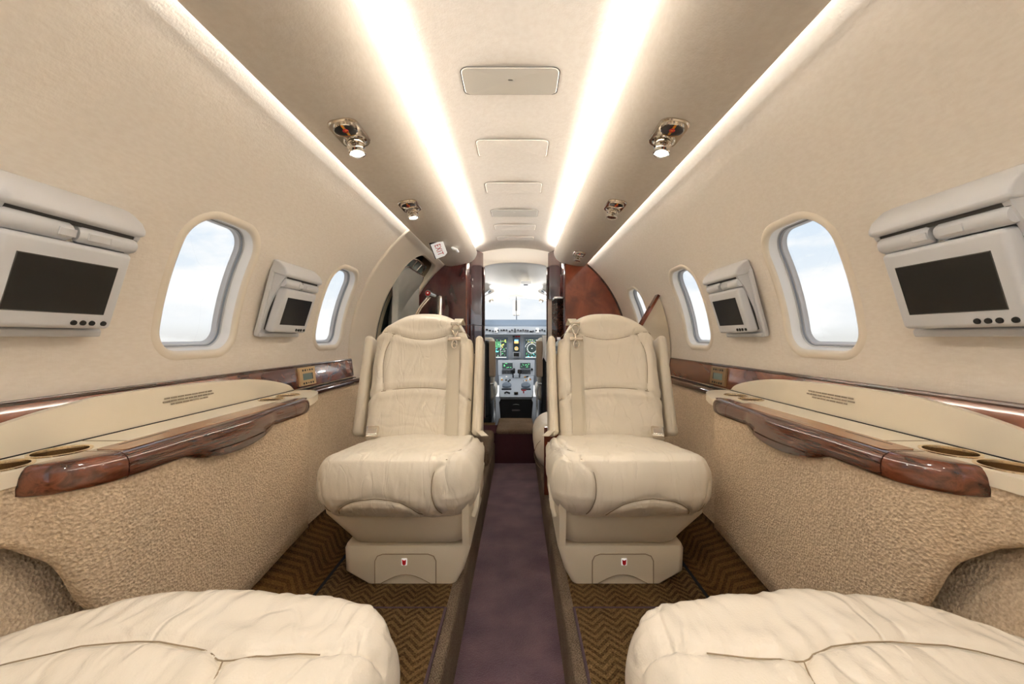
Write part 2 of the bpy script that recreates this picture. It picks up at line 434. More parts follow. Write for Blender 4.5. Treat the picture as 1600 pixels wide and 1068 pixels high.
SV = lin(-.17, .02, 4)+lin(.02, .468, 12)[1:]+lin(.468, .815, 9)[1:]
def wloop(yc, d=0, n=10): 
    base = dens([q for q in rrect(0, 0, WHY, WS1, .080, n) if q[1] > 0]+[q for q in rrect(0, 0, WHY, WS1, .058, n) if q[1] <= 0]); out = []
    for i, (a, b) in enumerate(base):       # offset every point of the same loop, so that all rings match
        a0, b0 = base[i-1]; a1, b1 = base[(i+1) % len(base)]; tx, ty = a1-a0, b1-b0; l = sqrt(tx*tx+ty*ty)
        out.append((yc+a+ty/l*d, WS0+b-tx/l*d))
    return out
WIN = [-1.105, -.385, .335, 1.055, 1.775, 2.495]
wn = 0
for sg, side, ys, yend in ((-1, 'left', WIN[:5], 2.0), (1, 'right', WIN, 2.96)):
    w = wall_surface('wall_'+side, sg, -1.6, yend, SV, [(y, .16, 4, 16, wloop(y)) for y in ys], 'wall_linen')
    w['kind'] = 'structure'
    for y in ys:
        wn += 1
        t = thing('window_%d' % wn, None, None, (sg*.80, y, .13), kind='structure')
        def ring(name, lst, m, fix=True):
            mb = MB(); loops = [[wp(ps, py, sg, dr) for (py, ps) in wloop(y, d)] for d, dr in lst]
            n = len(loops[0]); vs = [v for l in loops for v in l]
            fs = [(a*n+i, a*n+(i+1) % n, (a+1)*n+(i+1) % n, (a+1)*n+i) for a in range(len(loops)-1) for i in range(n)]
            mb.add(vs, fs); return mb.obj(name, m, t, sharp=50)
        ring('window_lip', [(.022, .001), (.018, -.003), (.008, -.0045), (.001, -.002), (-.003, .006)], 'wall_plain')
        ring('window_liner', [(-.003, .005), (-.005, .018), (-.008, .030)], 'white_liner')
        ring('window_seal', [(-.008, .029), (-.012, .031), (-.013, .036), (-.017, .038), (-.018, .044), (-.022, .049)], 'seal_grey')
        ring('gasket', [(-.0115, .0308), (-.0135, .030), (-.0145, .034), (-.013, .037)], 'seal_dark')
        lp = [wp(ps, py, sg, .084) for (py, ps) in wloop(y, -.021)]
        c = wp(WS0, y, sg, .084); n = len(lp)
        # pane follows the curve of the fuselage: fan of rings
        mb = MB(); vs = []
        for q in range(5):
            for (py, ps) in wloop(y, -.021): vs.append(wp(WS0+(ps-WS0)*(1-q/4.001), y+(py-y)*(1-q/4.001), sg, .047))
        mb.add(vs, [(a*n+i, a*n+(i+1) % n, (a+1)*n+(i+1) % n, (a+1)*n+i) for a in range(4) for i in range(n)])
        mb.obj('window_pane', 'glass', t)

# ceiling between the coves
def arc_z(x): return .745-(x*x)*.44
mb = MB(); xs = lin(-.40, .40, 24); ysn = lin(-1.6, 3.2, 12)
mb.add([(x, y, arc_z(x)) for y in ysn for x in xs], [(a*25+i, a*25+i+1, (a+1)*25+i+1, (a+1)*25+i) for a in range(12) for i in range(24)])
mb.obj('ceiling', 'wall_linen', kind='structure')
# outer cove backs (hide the gap above the valances)
for sg in (-1, 1):
    # valance section, from cove lip round to the wall
    sec = spline([(.345, 0, .632), (.305, 0, .655), (.297, 0, .662), (.2945, 0, .655), (.298, 0, .632), (.315, 0, .602), (.345, 0, .579), (.385, 0, .563), (.43, 0, .552), (.49, 0, .5435), (.520, 0, .5455), (.533, 0, .549), (.536, 0, .556), (.528, 0, .560), (.505, 0, .560)], 4)
    m2 = len(sec); yy = [-1.6, 0, 1, 2, 2.945, 2.957, 2.96]; vs = []
    for k, y in enumerate(yy):
        cxv = Vector((.42, 0, .60)); f = [1, 1, 1, 1, 1, .985, .965][k]
        vs += [(sg*(cxv.x+(p.x-cxv.x)*f), y, cxv.z+(p.z-cxv.z)*f) for p in sec]
    mb = MB().add(vs, [(a*m2+i, a*m2+i+1, (a+1)*m2+i+1, (a+1)*m2+i) for a in range(len(yy)-1) for i in range(m2-1)])
    mb.f.append(tuple(range((len(yy)-1)*m2, len(yy)*m2)))
    v = mb.obj('trim_%d' % (1 if sg < 0 else 2), 'wall_linen', kind='structure', sharp=60)
    # closing board above the valance
    mb = MB(); mb.prism([(sg*.40, .665), (sg*.40, .70), (sg*.66, .70), (sg*.70, .56), (sg*.66, .62), (sg*.55, .665)], -1.6, 3.0)
    mb.obj('cove_back', 'wall_plain', v)

# ---- floors
mb = MB().add([(-.147, -1.6, AIS), (.147, -1.6, AIS), (.147, 2.70, AIS), (-.147, 2.70, AIS)], [(0, 1, 2, 3)])
mb.obj('floor', 'carpet_aisle', kind='structure')
for sg, nm in ((-1, 'floor'), (1, 'floor')):
    # step floor, rounded carpeted step edge, and the sloping strip up to the side wall
    mb = MB(); pr = [(.60, STEP), (.172, STEP)]
    o = MB().add([(sg*.60, -1.6, STEP), (sg*.172, -1.6, STEP), (sg*.172, 3.3, STEP), (sg*.60, 3.3, STEP)], [(0, 1, 2, 3)]).obj(nm, 'carpet_herringbone', kind='structure')
    ed = spline([(.172, 0, STEP+.0005), (.160, 0, STEP), (.150, 0, STEP-.004), (.1435, 0, STEP-.014), (.1415, 0, STEP-.05), (.142, 0, AIS)], 3)
    k = len(ed); ys_ = [-1.6, 0, 1.5, 2.70]
    MB().add([(sg*p.x, y, p.z) for y in ys_ for p in ed], [(a*k+i, a*k+i+1, (a+1)*k+i+1, (a+1)*k+i) for a in range(len(ys_)-1) for i in range(k-1)]).obj('step_edge', 'carpet_edge', o)
    MB().add([(sg*.558, -1.6, STEP+.004), (sg*.60, -1.6, STEP+.01), (sg*.73, -1.6, STEP+.14), (sg*.73, 3.0, STEP+.14), (sg*.60, 3.0, STEP+.01), (sg*.558, 3.0, STEP+.004)], [(0, 1, 4, 5), (1, 2, 3, 4)]).obj('side_strip', 'carpet_side', o)
    MB().add([(sg*.550, -1.6, STEP+.0008), (sg*.563, -1.6, STEP+.0008), (sg*.563, 3.0, STEP+.0008), (sg*.550, 3.0, STEP+.0008)], [(0, 1, 2, 3)]).obj('seat_track', 'gap', o)
# raised carpeted vestibule step and side block
t = thing('carpeted_step', 'dark maroon carpeted step at the forward end of the aisle, before the cockpit', 'step', (0, 2.68, AIS))
MB().box((-.258, 2.69, AIS), (.258, 2.95, -.672)).obj('riser', 'carpet_riser', t)
mb = MB(); vs, fs = rbox_data((.135, .20, .018), .016, (6, 6, 1)); mb.add([v+Vector((0, 2.885, -.662)) for v in vs], fs); mb.obj('carpet_top', 'carpet_edge', t)
b_ = MB().rb((-.62, 2.16, STEP-.004), (-.143, 2.66, -.635), .03, 4).obj('carpeted_block', 'carpet_edge', None)
tag(b_, 'grey-brown carpet-covered raised block behind the left seat, beside the aisle', 'step')
# entry/cockpit floor
MB().add([(-.9, 3.2, -.80), (.9, 3.2, -.80), (.9, 5.2, -.80), (-.9, 5.2, -.80)], [(0, 1, 2, 3)]).obj('floor', 'black', kind='structure')

# floor mats of the near footwells with purple binding
for sg, lab in ((-1, 'left'), (1, 'right')):
    t = thing('floor_mat', 'brown herringbone mat with purple bound edge in the %s footwell' % lab, 'mat', (sg*.36, .5, STEP), 'footwell mats')
    MB().rb((sg*.17, -.2, STEP+.0005), (sg*.545, 1.03, STEP+.007), .003, 1).obj('mat_pile', 'carpet_herringbone', t)
    MB().tube([(sg*.172, -.2, STEP+.006), (sg*.172, 1.028, STEP+.006), (sg*.54, 1.028, STEP+.006)], .0042, 6).obj('bound_edge', 'binding', t)

# ---- side walls below the liner
for sg, side in ((-1, 'left'), (1, 'right')):
    yend = 2.0 if sg < 0 else 2.96
    w = bpy.data.objects['wall_'+side]
    MB().add([(sg*.845, -1.6, -.20), (sg*.80, -1.6, -.235), (sg*.675, -1.6, -.62), (sg*.845, yend, -.20), (sg*.80, yend, -.235), (sg*.675, yend, -.62)], [(0, 1, 4, 3), (1, 2, 5, 4)]).obj('lower_wall', 'panel_textile', w)
    # wood fascia under the liner
    yf = 2.0 if sg < 0 else 2.08
    mb = MB(); mb.prism([(sg*.868, -.112), (sg*.853, -.112), (sg*.847, -.119), (sg*.838, -.200), (sg*.850, -.206), (sg*.868, -.206)], -1.55, yf-.0)
    tr = mb.obj('trim_%d' % (3 if sg < 0 else 4), 'wood_fascia', kind='structure', sharp=40)
    mb = MB(); mb.tube([(sg*.8515, -1.55, -.114), (sg*.8515, yf+.002, -.114), (sg*.842, yf+.004, -.198)], .0055, 8); mb.obj('edge_bead', 'wood_dark', tr)
    mb = MB(); pts = [(sg*(.835-.0-.0), y, -.222) for y in (1.30, 1.9, yf)]+[(sg*.845, yf+.035, -.222)]
    pr = rrect(0, 0, .032, .0135, .012, 4); vs = []
    sy = [1.30, 1.7, yf-.03, yf+.01, yf+.03, yf+.04]; sc_ = [1, 1, 1, .97, .8, .4]
    for y, f in zip(sy, sc_): vs += [(sg*(.822+.03*(1-f)+p[0]*f), y, -.2205+p[1]*f) for p in pr]
    k = len(pr); mb.add(vs, [(a*k+i, a*k+(i+1) % k, (a+1)*k+(i+1) % k, (a+1)*k+i) for a in range(len(sy)-1) for i in range(k)]+[tuple(range(k)), tuple(range((len(sy)-1)*k, len(sy)*k))])
    mb.obj('moulding', 'wood_strip', tr)
    MB().prism([(sg*.85, -.205), (sg*.82, -.205), (sg*.82, -.212), (sg*.85, -.212)], -1.5, yf-.005).obj('shadow_gap', 'gap', tr)

# ---- side wall control panels on the fascia
for sg, lab in ((-1, 'gold control panel with small display, in the wood trim of the left wall'), (1, 'bronze control panel with small display, in the wood trim of the right wall')):
    t = thing('control_panel', lab, 'control panel', (sg*.842, 1.565, -.157))
    # local: x along viewer right
    Rm = Matrix(((0, sg*-1*-1 if False else 0, 0), (0, 0, 0), (0, 0, 0)))
    def P(u, w, d): # u viewer right, w up, d out of the wall
        return Vector((sg*(.8395+w*.105-d), 1.567-sg*u, -.157+w))
    def plate(u0, u1, w0, w1, d0, d1):
        vs = [P(u, w, d) for u in (u0, u1) for w in (w0, w1) for d in (d0, d1)]
        return MB().add(vs, [(0, 1, 3, 2), (4, 6, 7, 5), (0, 4, 5, 1), (2, 3, 7, 6), (0, 2, 6, 4), (1, 5, 7, 3)])
    plate(-.058, .058, -.036, .036, -.004, .004).obj('face_plate', 'gold_plate' if sg < 0 else 'bronze_plate', t)
    plate(-.036, .036, -.014, .012, .003, .0046).obj('display', 'lcd', t)
    plate(.030 if sg < 0 else -.036, .036 if sg < 0 else -.030, -.014, .012, .004, .0049).obj('display_edge', 'black', t)
    for r_ in (.025, -.027):
        for i in range(5):
            u = -.034+.017*i; mb = MB(); mb.cyl(P(u, r_, .003), P(u, r_, .0058), .0042 if i != 2 else .0026, 10); mb.obj('button', 'button_black', t)

# ---- left: entry door surround and door
lp = dens([(p[0], p[1]) for p in rrect(2.612, .06, .284, .65, .13, 12)])
SV2 = lin(-.70, .815, 30)
i1 = min(range(31), key=lambda i: abs(SV2[i]-.765)); i0 = 0
sur = wall_surface('door_2', -1, 2.0, 2.955, SV2, [(2.612, .322, 0, i1, lp)], 'wall_plain', dr=-.010)
sur['kind'] = 'structure'
def loop_ring(lst, m, name, parent, cy=2.612, cs=.06):
    loops = [[wp(ps, py, -1, dr) for (py, ps) in dens(rrect(cy, cs, .284, .65, .13, 12), .03)] for d, dr in lst]
    loops = [[wp(cs+(ps-cs)*(.65+d)/.65, cy+(py-cy)*(.284+d)/.284, -1, dr) for (py, ps) in dens(rrect(cy, cs, .284, .65, .13, 12), .03)] for d, dr in lst]
    n = len(loops[0]); mb = MB().add([v for l in loops for v in l], [(a*n+i, a*n+(i+1) % n, (a+1)*n+(i+1) % n, (a+1)*n+i) for a in range(len(loops)-1) for i in range(n)])
    return mb.obj(name, m, parent, sharp=60)
loop_ring([(0.004, -.013), (-.004, -.012), (-.010, -.002), (-.012, .02), (-.014, .055)], 'wall_plain', 'opening_trim', sur)
loop_ring([(-.012, .02), (-.016, .028), (-.018, .11)], 'door_jamb', 'door_seal', sur)
def patch(y0, y1, s0, s1, dr, ny=2, ns=12):
    return MB().add([wp(s0+(s1-s0)*j/ns, y0+(y1-y0)*i/ny, -1, dr) for i in range(ny+1) for j in range(ns+1)], [(i*(ns+1)+j, i*(ns+1)+j+1, (i+1)*(ns+1)+j+1, (i+1)*(ns+1)+j) for i in range(ny) for j in range(ns)])
patch(2.05, 3.10, -.68, .86, .10).obj('door_leak_block', 'black', sur)  # black sheet enlarged behind the door to stop sky light leaking in
MB().tube([wp(s_, 2.0, -1, -.001) for s_ in lin(-.15, .80, 30)], .0105, 10).obj('surround_bead', 'wall_plain', sur)
d1 = thing('door_1', None, None, (-.9, 2.6, -.5), kind='structure')
patch(2.345, 2.885, -.60, .655, .045).obj('door_frame', 'door_silver', d1)
def rpatch(lst, m, name, hy, s0, s1, yc, r=.08):
    sc_, hs = (s0+s1)/2, (s1-s0)/2
    loops = [[wp(ps, py, -1, dr) for (py, ps) in rrect(yc, sc_, hy+d, hs+d, max(.01, r+d), 8)] for d, dr in lst]
    # fill inside with shrinking loops so that the panel follows the curve
    for q in range(1, 8):
        f = 1-q/7.001; loops.append([wp(sc_+(ps-sc_)*f, yc+(py-yc)*f, -1, lst[-1][1]) for (py, ps) in rrect(yc, sc_, hy+lst[-1][0], hs+lst[-1][0], .05, 8)])
    n = len(loops[0]); return MB().add([v for l in loops for v in l], [(a*n+i, a*n+(i+1) % n, (a+1)*n+(i+1) % n, (a+1)*n+i) for a in range(len(loops)-1) for i in range(n)]).obj(name, m, d1, sharp=40)
rpatch([(0, .045), (-.004, .010), (-.012, .004)], 'door_grey', 'inner_panel', .258, -.55, .585, 2.632)
mb = MB(); mb.tube([wp(ps, py, -1, .012) for (py, ps) in dens(rrect(2.632, .0175, .261, .570, .09, 8), .05)], .005, 8, closed=True); mb.obj('chrome_bead', 'chrome', d1)
patch(2.380, 2.435, -.5, .47, .0005).obj('hinge_cover', 'shell', d1)
mb = MB().tube([wp(.59, 2.56, -1, .03), wp(.65, 2.55, -1, .03)], .005, 8); mb.tube([wp(.59, 2.68, -1, .03), wp(.65, 2.68, -1, .03)], .005, 8)
mb.tube([wp(p.y, p.x, -1, .03) for p in spline([(2.385, .50, 0), (2.40, .585, 0), (2.47, .645, 0), (2.70, .65, 0), (2.80, .61, 0), (2.83, .50, 0)], 5)], .008, 8); mb.obj('top_rail', 'chrome', d1)
# door handle lever with red emblem
t = thing('door_handle', 'chrome door lever with round red-marked knob, beside the entry door at left', 'handle', (-.70, 2.62, .12))
mb = MB(); mb.tube([(-.700, 2.60, .10), (-.655, 2.62, .20), (-.588, 2.64, .292)], .0075, 10); mb.tube([(-.685, 2.60, .10), (-.640, 2.62, .20), (-.578, 2.64, .282)], .006, 10); mb.obj('lever', 'chrome', t)
mb = MB(); mb.cyl((-.590, 2.60, .300), (-.567, 2.68, .292), .023, 20, .018); mb.obj('knob', 'steel', t)
mb = MB(); mb.cyl((-.5905, 2.598, .3005), (-.5900, 2.600, .3), .018, 20); mb.obj('red_emblem', 'red', t)
mb = MB(); mb.cyl((-.5906, 2.5973, .3005), (-.5905, 2.5978, .3005), .006, 8); mb.obj('emblem_mark', 'sign_white', t)
t2 = MB().tube([(-.530, 2.70, -.66), (-.530, 2.70, .27), (-.533, 2.71, .285)], .016, 14).obj('grab_post', 'chrome', None)
tag(t2, 'upright chrome grab post beside the door lever, against the maroon cabinet', 'handle')

# ---- forward bulkheads
def wall_poly(sg, x_in, z0, z1, dr=-.004, n=22):
    """outline between x_in and the liner circle"""
    pts = [(sg*x_in, z0)]
    a0 = math.asin(max(-1, (z0-ZC)/(R0+dr))); a1 = math.asin((z1-ZC)/(R0+dr))
    for i in range(n+1):
        a = a0+(a1-a0)*i/n; pts.append((sg*(R0+dr)*cos(a), ZC+(R0+dr)*sin(a)))
    pts.append((sg*x_in, z1)); return pts
t = thing('cabinet', 'glossy reddish burl wood galley cabinet with open bottle niche, forward right of the aisle', 'cabinet', (.5, 3.0, -.66))
mb = MB(); mb.prism(wall_poly(1, .376, STEP+.002, .57), 2.93, 2.96); mb.obj('front_panel', 'wood_burl', t)
mb = MB(); mb.tube([(.376, 2.935, -.70), (.376, 2.935, .575)], .008, 8); mb.obj('corner_post', 'wood_maroon', t)
mb = MB(); pts = [(ar[0], ar[1]) for ar in wall_poly(1, .6, -.05, .56, -.006)[1:-1]]
mb.tube([(p[0], 2.926, p[1]) for p in pts], .007, 8); mb.obj('curved_edge', 'wood_dark', t)
def diag(sg, z0, z1, m, name, t, bulge=.018, th=.0):
    q = [(.376, 2.955), (.352, 2.975), (.330, 3.02), (.305, 3.09), (.283, 3.15), (.270, 3.195)]
    q = [(p.x, p.y) for p in spline([(a, b, 0) for a, b in q], 3)]
    return MB().prism([(sg*a, b) for a, b in q]+[(sg*.60, 3.195), (sg*.60, 2.962)], z0, z1, 'Z').obj(name, m, t)
diag(1, .315, .70, 'wood_maroon', 'upper_cabinet', t)
diag(1, -.73, -.17, 'wood_maroon', 'lower_cabinet', t)
MB().box((.44, 2.965, -.17), (.45, 3.19, .315)).obj('niche_back', 'wood_dark', t)
MB().box((.30, 3.178, -.17), (.45, 3.19, .315)).obj('niche_side', 'wood_dark', t)
MB().rb((.285, 2.98, -.178), (.45, 3.19, -.166), .004, 1).obj('niche_sill', 'chrome', t)
MB().rb((.300, 2.975, .300), (.45, 3.19, .318), .004, 1).obj('niche_lintel', 'steel', t)
for z in (-.24, -.42):
    MB().tube([(.305, 3.06, z), (.288, 3.07, z), (.272, 3.12, z), (.262, 3.16, z), (.275, 3.17, z)], .005, 8).obj('pull_handle', 'chrome', t)
t = thing('cabinet', 'dark maroon glossy closet forward left of the aisle, beside the entry door', 'cabinet', (-.5, 3.0, -.66))
mb = MB(); mb.prism(wall_poly(-1, .376, STEP+.002, .57, -.013), 2.93, 2.96); mb.obj('front_panel', 'wood_maroon', t)
mb = MB(); mb.tube([(-.376, 2.935, -.70), (-.376, 2.935, .575)], .006, 8); mb.obj('corner_post', 'wood_burl', t)
diag(-1, .10, .70, 'wood_maroon', 'upper_door', t); diag(-1, -.73, .096, 'wood_maroon', 'lower_door', t)
for z in (.39, .44):
    MB().rb((-.340, 2.985, z), (-.330, 3.0, z+.02), .002, 1).obj('hinge', 'steel', t)
MB().tube([(-.315, 3.07, -.18), (-.298, 3.075, -.18), (-.283, 3.12, -.18), (-.278, 3.15, -.18)], .006, 8).obj('latch', 'chrome', t)
# bottle in the niche
t = thing('bottle', 'clear plastic water bottle with blue label standing in the galley niche', 'bottle', (.345, 3.06, -.166))
mb = MB(); mb.lathe([(0, 0), (.026, 0), (.030, .006), (.030, .05), (.028, .055), (.030, .06), (.030, .105), (.024, .125), (.012, .142), (.012, .15), (0, .15)], (.345, 3.06, -.166)); mb.obj('bottle_body', 'clear_plastic', t)
mb = MB(); mb.lathe([(.0305, .058), (.0312, .060), (.0312, .098), (.0305, .10)], (.345, 3.06, -.166)); mb.obj('paper_label', 'sym_blue' if False else 'panel_blue', t)
mb = MB(); mb.lathe([(0, .168), (.013, .168), (.0135, .15), (.0, .15)], (.345, 3.06, -.166)); mb.obj('cap', 'sign_white', t)

# low partition behind the right seat, with sloping wood cap
t = thing('partition', 'low grey-beige partition with sloping wood cap behind the right-hand seat', 'partition', (.6, 2.12, STEP))
pts = [(.56, -.21)]+[((R0-.003)*cos(a), ZC+(R0-.003)*sin(a)) for a in lin(-.12, .395, 14)]
cap = [( .794, .228), (.56, -.17)]
pl = [(.50, STEP+.02), (.50, -.30), (.56, -.165), (.789, .228)]+[((R0-.004)*cos(a), ZC+(R0-.004)*sin(a)) for a in lin(.385, -.13, 14)]+[(.70, STEP+.11)]
mb = MB(); mb.prism(pl, 2.10, 2.125); mb.obj('panel', 'shell', t)
MB().ribbon([(.789, 2.1125, .232), (.672, 2.1125, .030), (.56, 2.1125, -.165), (.499, 2.1125, -.30)], (0, 1, 0), .014, .045).obj('wood_cap', 'wood_burl', t)

# cockpit bulkhead with arched opening
def arch(hw, z1, zs, n=14):
    return [(-hw, STEP+.06)]+[(-hw, zs)]+[(hw*-cos(pi*i/n), zs+(z1-zs)*sin(pi*i/n)) for i in range(1, n)]+[(hw, zs), (hw, STEP+.06)]
ar_ = arch(.262, .625, .585); out = [(-.95, STEP+.06), (-.95, .80), (.95, .80), (.95, STEP+.06)]
n = len(ar_); mb = MB()
top = []
for (x, z) in ar_:
    top.append((x if abs(x) < .2618 else (math.copysign(.95, x)), .80 if z > .58 else z))
vs = [(x, 3.2, z) for x, z in ar_]+[(x, 3.2, z) for x, z in top]+[(x*.985, 3.235, z-.004 if z > .5 else z) for x, z in ar_]
mb.add(vs, [(i, i+1, n+i+1, n+i) for i in range(n-1)]+[(i, i+1, 2*n+i+1, 2*n+i) for i in range(n-1)])
bk = mb.obj('wall_front', 'cockpit_white', kind='structure', sharp=30, fix=False)
for sg in (-1, 1):
    MB().tube([(sg*.262, 3.196, -.67), (sg*.262, 3.196, .585)], .006, 8).obj('door_frame', 'wood_maroon' , bk)
# cockpit shell
def shell(t):
    y = 3.22+(4.20-3.22)*t; h = .66-.22*t**1.3; w = .80-.12*t; return y, h, w
mb = MB(); na, nb = 8, 24; vs = []
for i in range(na+1):
    y, h, w = shell(i/na)
    for j in range(nb+1):
        a = radians(28+124*j/nb); vs.append((w*1.08*cos(a), y, h*sin(a)**.8))
mb.add(vs, [(i*(nb+1)+j, i*(nb+1)+j+1, (i+1)*(nb+1)+j+1, (i+1)*(nb+1)+j) for i in range(na) for j in range(nb)])
mb.obj('ceiling', 'cockpit_white', kind='structure')
for sg, nm in ((-1, 'left'), (1, 'right')):
    MB().add([(sg*.86, 3.22, -.8), (sg*.78, 4.7, -.8), (sg*.78, 4.7, .08), (sg*.86, 3.22, .08)], [(0, 1, 2, 3)]).obj('wall_'+nm, 'panel_grey', kind='structure')
wn += 1
t = thing('window_%d' % wn, None, None, (0, 4.4, .25), kind='structure')
mb = MB(); xs_ = lin(-.72, .72, 12)
mb.add([(x, 4.20-x*x*.12, .44-x*x*.25) for x in xs_]+[(x, 4.95-x*x*.5, .10) for x in xs_], [(i, i+1, 14+i, 13+i) for i in range(12)]); mb.obj('windshield_pane', 'glass', t)
MB().tube([(x, 4.20-x*x*.12, .44-x*x*.25) for x in xs_], .012, 8).obj('upper_frame', 'cockpit_white', t)
MB().tube([(0, 4.20, .43), (0, 4.95, .10)], .006, 8).obj('centre_post', 'seal_grey', t)
for sg in (-1, 1): MB().tube([(sg*.41, 4.18, .40), (sg*.50, 4.83, .10)], .035, 8).obj('side_post', 'cockpit_white', t)
# ceiling hatches
hy = [(1.05, 1.165), (1.433, 1.568), (1.83, 1.965), (2.217, 2.345), (2.51, 2.64), (2.81, 2.92)]
place = ['nearest of the row', 'second from the near end, outlined in the fabric', 'third from the near end, outlined in the fabric', 'fourth from the near end, small and far', 'fifth from the near end, thin outline', 'farthest of the row, thin outline']
for k, (a, b) in enumerate(hy):
    grey = k in (0, 3)
    t = thing('ceiling_hatch', ('grey' if grey else 'fabric-covered')+' rounded ceiling hatch, '+place[k], 'hatch', (0, (a+b)/2, .742), 'ceiling hatches')
    hx = .137; rr = rrect(0, (a+b)/2, hx, (b-a)/2, .018, 5)
    def lay(off, dz): return [(p[0]*(hx+off)/hx, (a+b)/2+(p[1]-(a+b)/2)*((b-a)/2+off)/((b-a)/2)) for p in rr], dz
    L1, _ = lay(0, 0); L2, _ = lay(.0022, 0)
    n = len(rr)
    mb = MB(); mb.add([(x, y, arc_z(x)-.0008) for x, y in L2]+[(x, y, arc_z(x)-.0008) for x, y in L1], [(i, (i+1) % n, n+(i+1) % n, n+i) for i in range(n)]); mb.obj('gap_line', 'seam' if not grey else 'gap', t)
    loops = [[(x*f, (a+b)/2+(y-(a+b)/2)*f) for x, y in L1] for f in (1, .98, .7, .4, .05)]
    dz = [.0008, .003, .003, .003, .003]
    mb = MB(); mb.add([(x, y, arc_z(x)-dz[q]) for q, l in enumerate(loops) for x, y in l], [(q*n+i, q*n+(i+1) % n, (q+1)*n+(i+1) % n, (q+1)*n+i) for q in range(4) for i in range(n)])
    mb.obj('hatch_door', 'hatch_grey' if grey else 'wall_linen', t)

# ------------------------------------------------------------------ seats
def dseg(p, a, b):
    ax, ay = a; bx, by = b; px, py = p; dx, dy = bx-ax, by-ay; L2 = dx*dx+dy*dy
    t = 0 if L2 == 0 else max(0, min(1, ((px-ax)*dx+(py-ay)*dy)/L2)); return sqrt((px-ax-t*dx)**2+(py-ay-t*dy)**2)
def dpoly(p, pl): return min(dseg(p, pl[i], pl[i+1]) for i in range(len(pl)-1))
def sp2(pts, n=6): return [(p.x, p.y) for p in spline([(a, b, 0) for a, b in pts], n)]

def make_cushion(name, hx, hy, hz, parent, front_seams, top_seams, mir, seed, mat_='leather', wr=.0022, outer_round=0):
    """seat cushion centred on the origin, front towards -Y; seams given in (x,z) on the front and (x,y) on the top"""
    r = .058
    def base(p, pt, nn):
        q = pt.copy()
        u, v, w = p.x/hx, p.y/hy, p.z/hz
        # narrower towards the back, bulging front, crowned top
        q.x *= 1-.07*max(0, v)-.03*max(0, -w)*1.0
        q.y -= .030*(1-u*u)*max(0, -v)
        q.z += .016*(1-u*u)*max(0, w)*(1-.4*v*v) - .030*v*max(0, w)*1.0
        q.y += .028*max(0, -w)*max(0, -v)      # lower edge tucks back
        if outer_round and p.x < 0: q.y += outer_round*(max(0, -u-.05)/.95)**2.2*max(0, -v); q.z -= .02*(max(0, -u))**2
        return q
    def S(p, pt, nn):
        q = base(p, pt, nn); g = 0
        if nn.y < -.35:
            for pl in front_seams:
                d = dpoly((p.x, p.z), pl)
                if d < .02: g -= .0065*exp(-(d/.0045)**2)
                if d < .05: g += .0018*exp(-((d-.022)/.014)**2)
        if nn.z > .5:
            for pl in top_seams:
                d = dpoly((p.x, p.y), pl)
                if d < .02: g -= .006*exp(-(d/.0045)**2)
                if d < .05: g += .003*exp(-((d-.02)/.014)**2)
        g += wrinkle(p)
        q += nn*g
        if mir < 0: q.x = -q.x
        return q
    def wrinkle(p):
        k = Vector((p.x*13+seed, p.y*6+seed, p.z*5)); g = 0
        n1 = noise.noise(k); n2 = noise.noise(k*2.7+Vector((5, 2, 1)))
        g += wr*(n1*1.1-abs(n2)*1.3)
        # short creases
        k3 = Vector((p.x*30, p.y*9+seed*2, p.z*9)); n3 = noise.noise(k3); g -= wr*.9*max(0, 1-abs(n3)*9)*max(0, noise.noise(Vector((p.x*6+seed, p.y*6, 3)))+.25)
        return g
    vs, fs = rbox_data((hx, hy, hz), r, (int(hx*2/.005), int(hy*2/.006), 8), 0, S, k=12)
    if mir < 0: fs = [f[::-1] for f in fs]
    return mk(name, vs, fs, mat_, parent, True, None, False, fix=True), base, r, wrinkle
def surf_pt(base, p, nn, mir, out=0):
    q = base(Vector(p), Vector(p), nn)+nn*out
    if mir < 0: q.x = -q.x
    return q

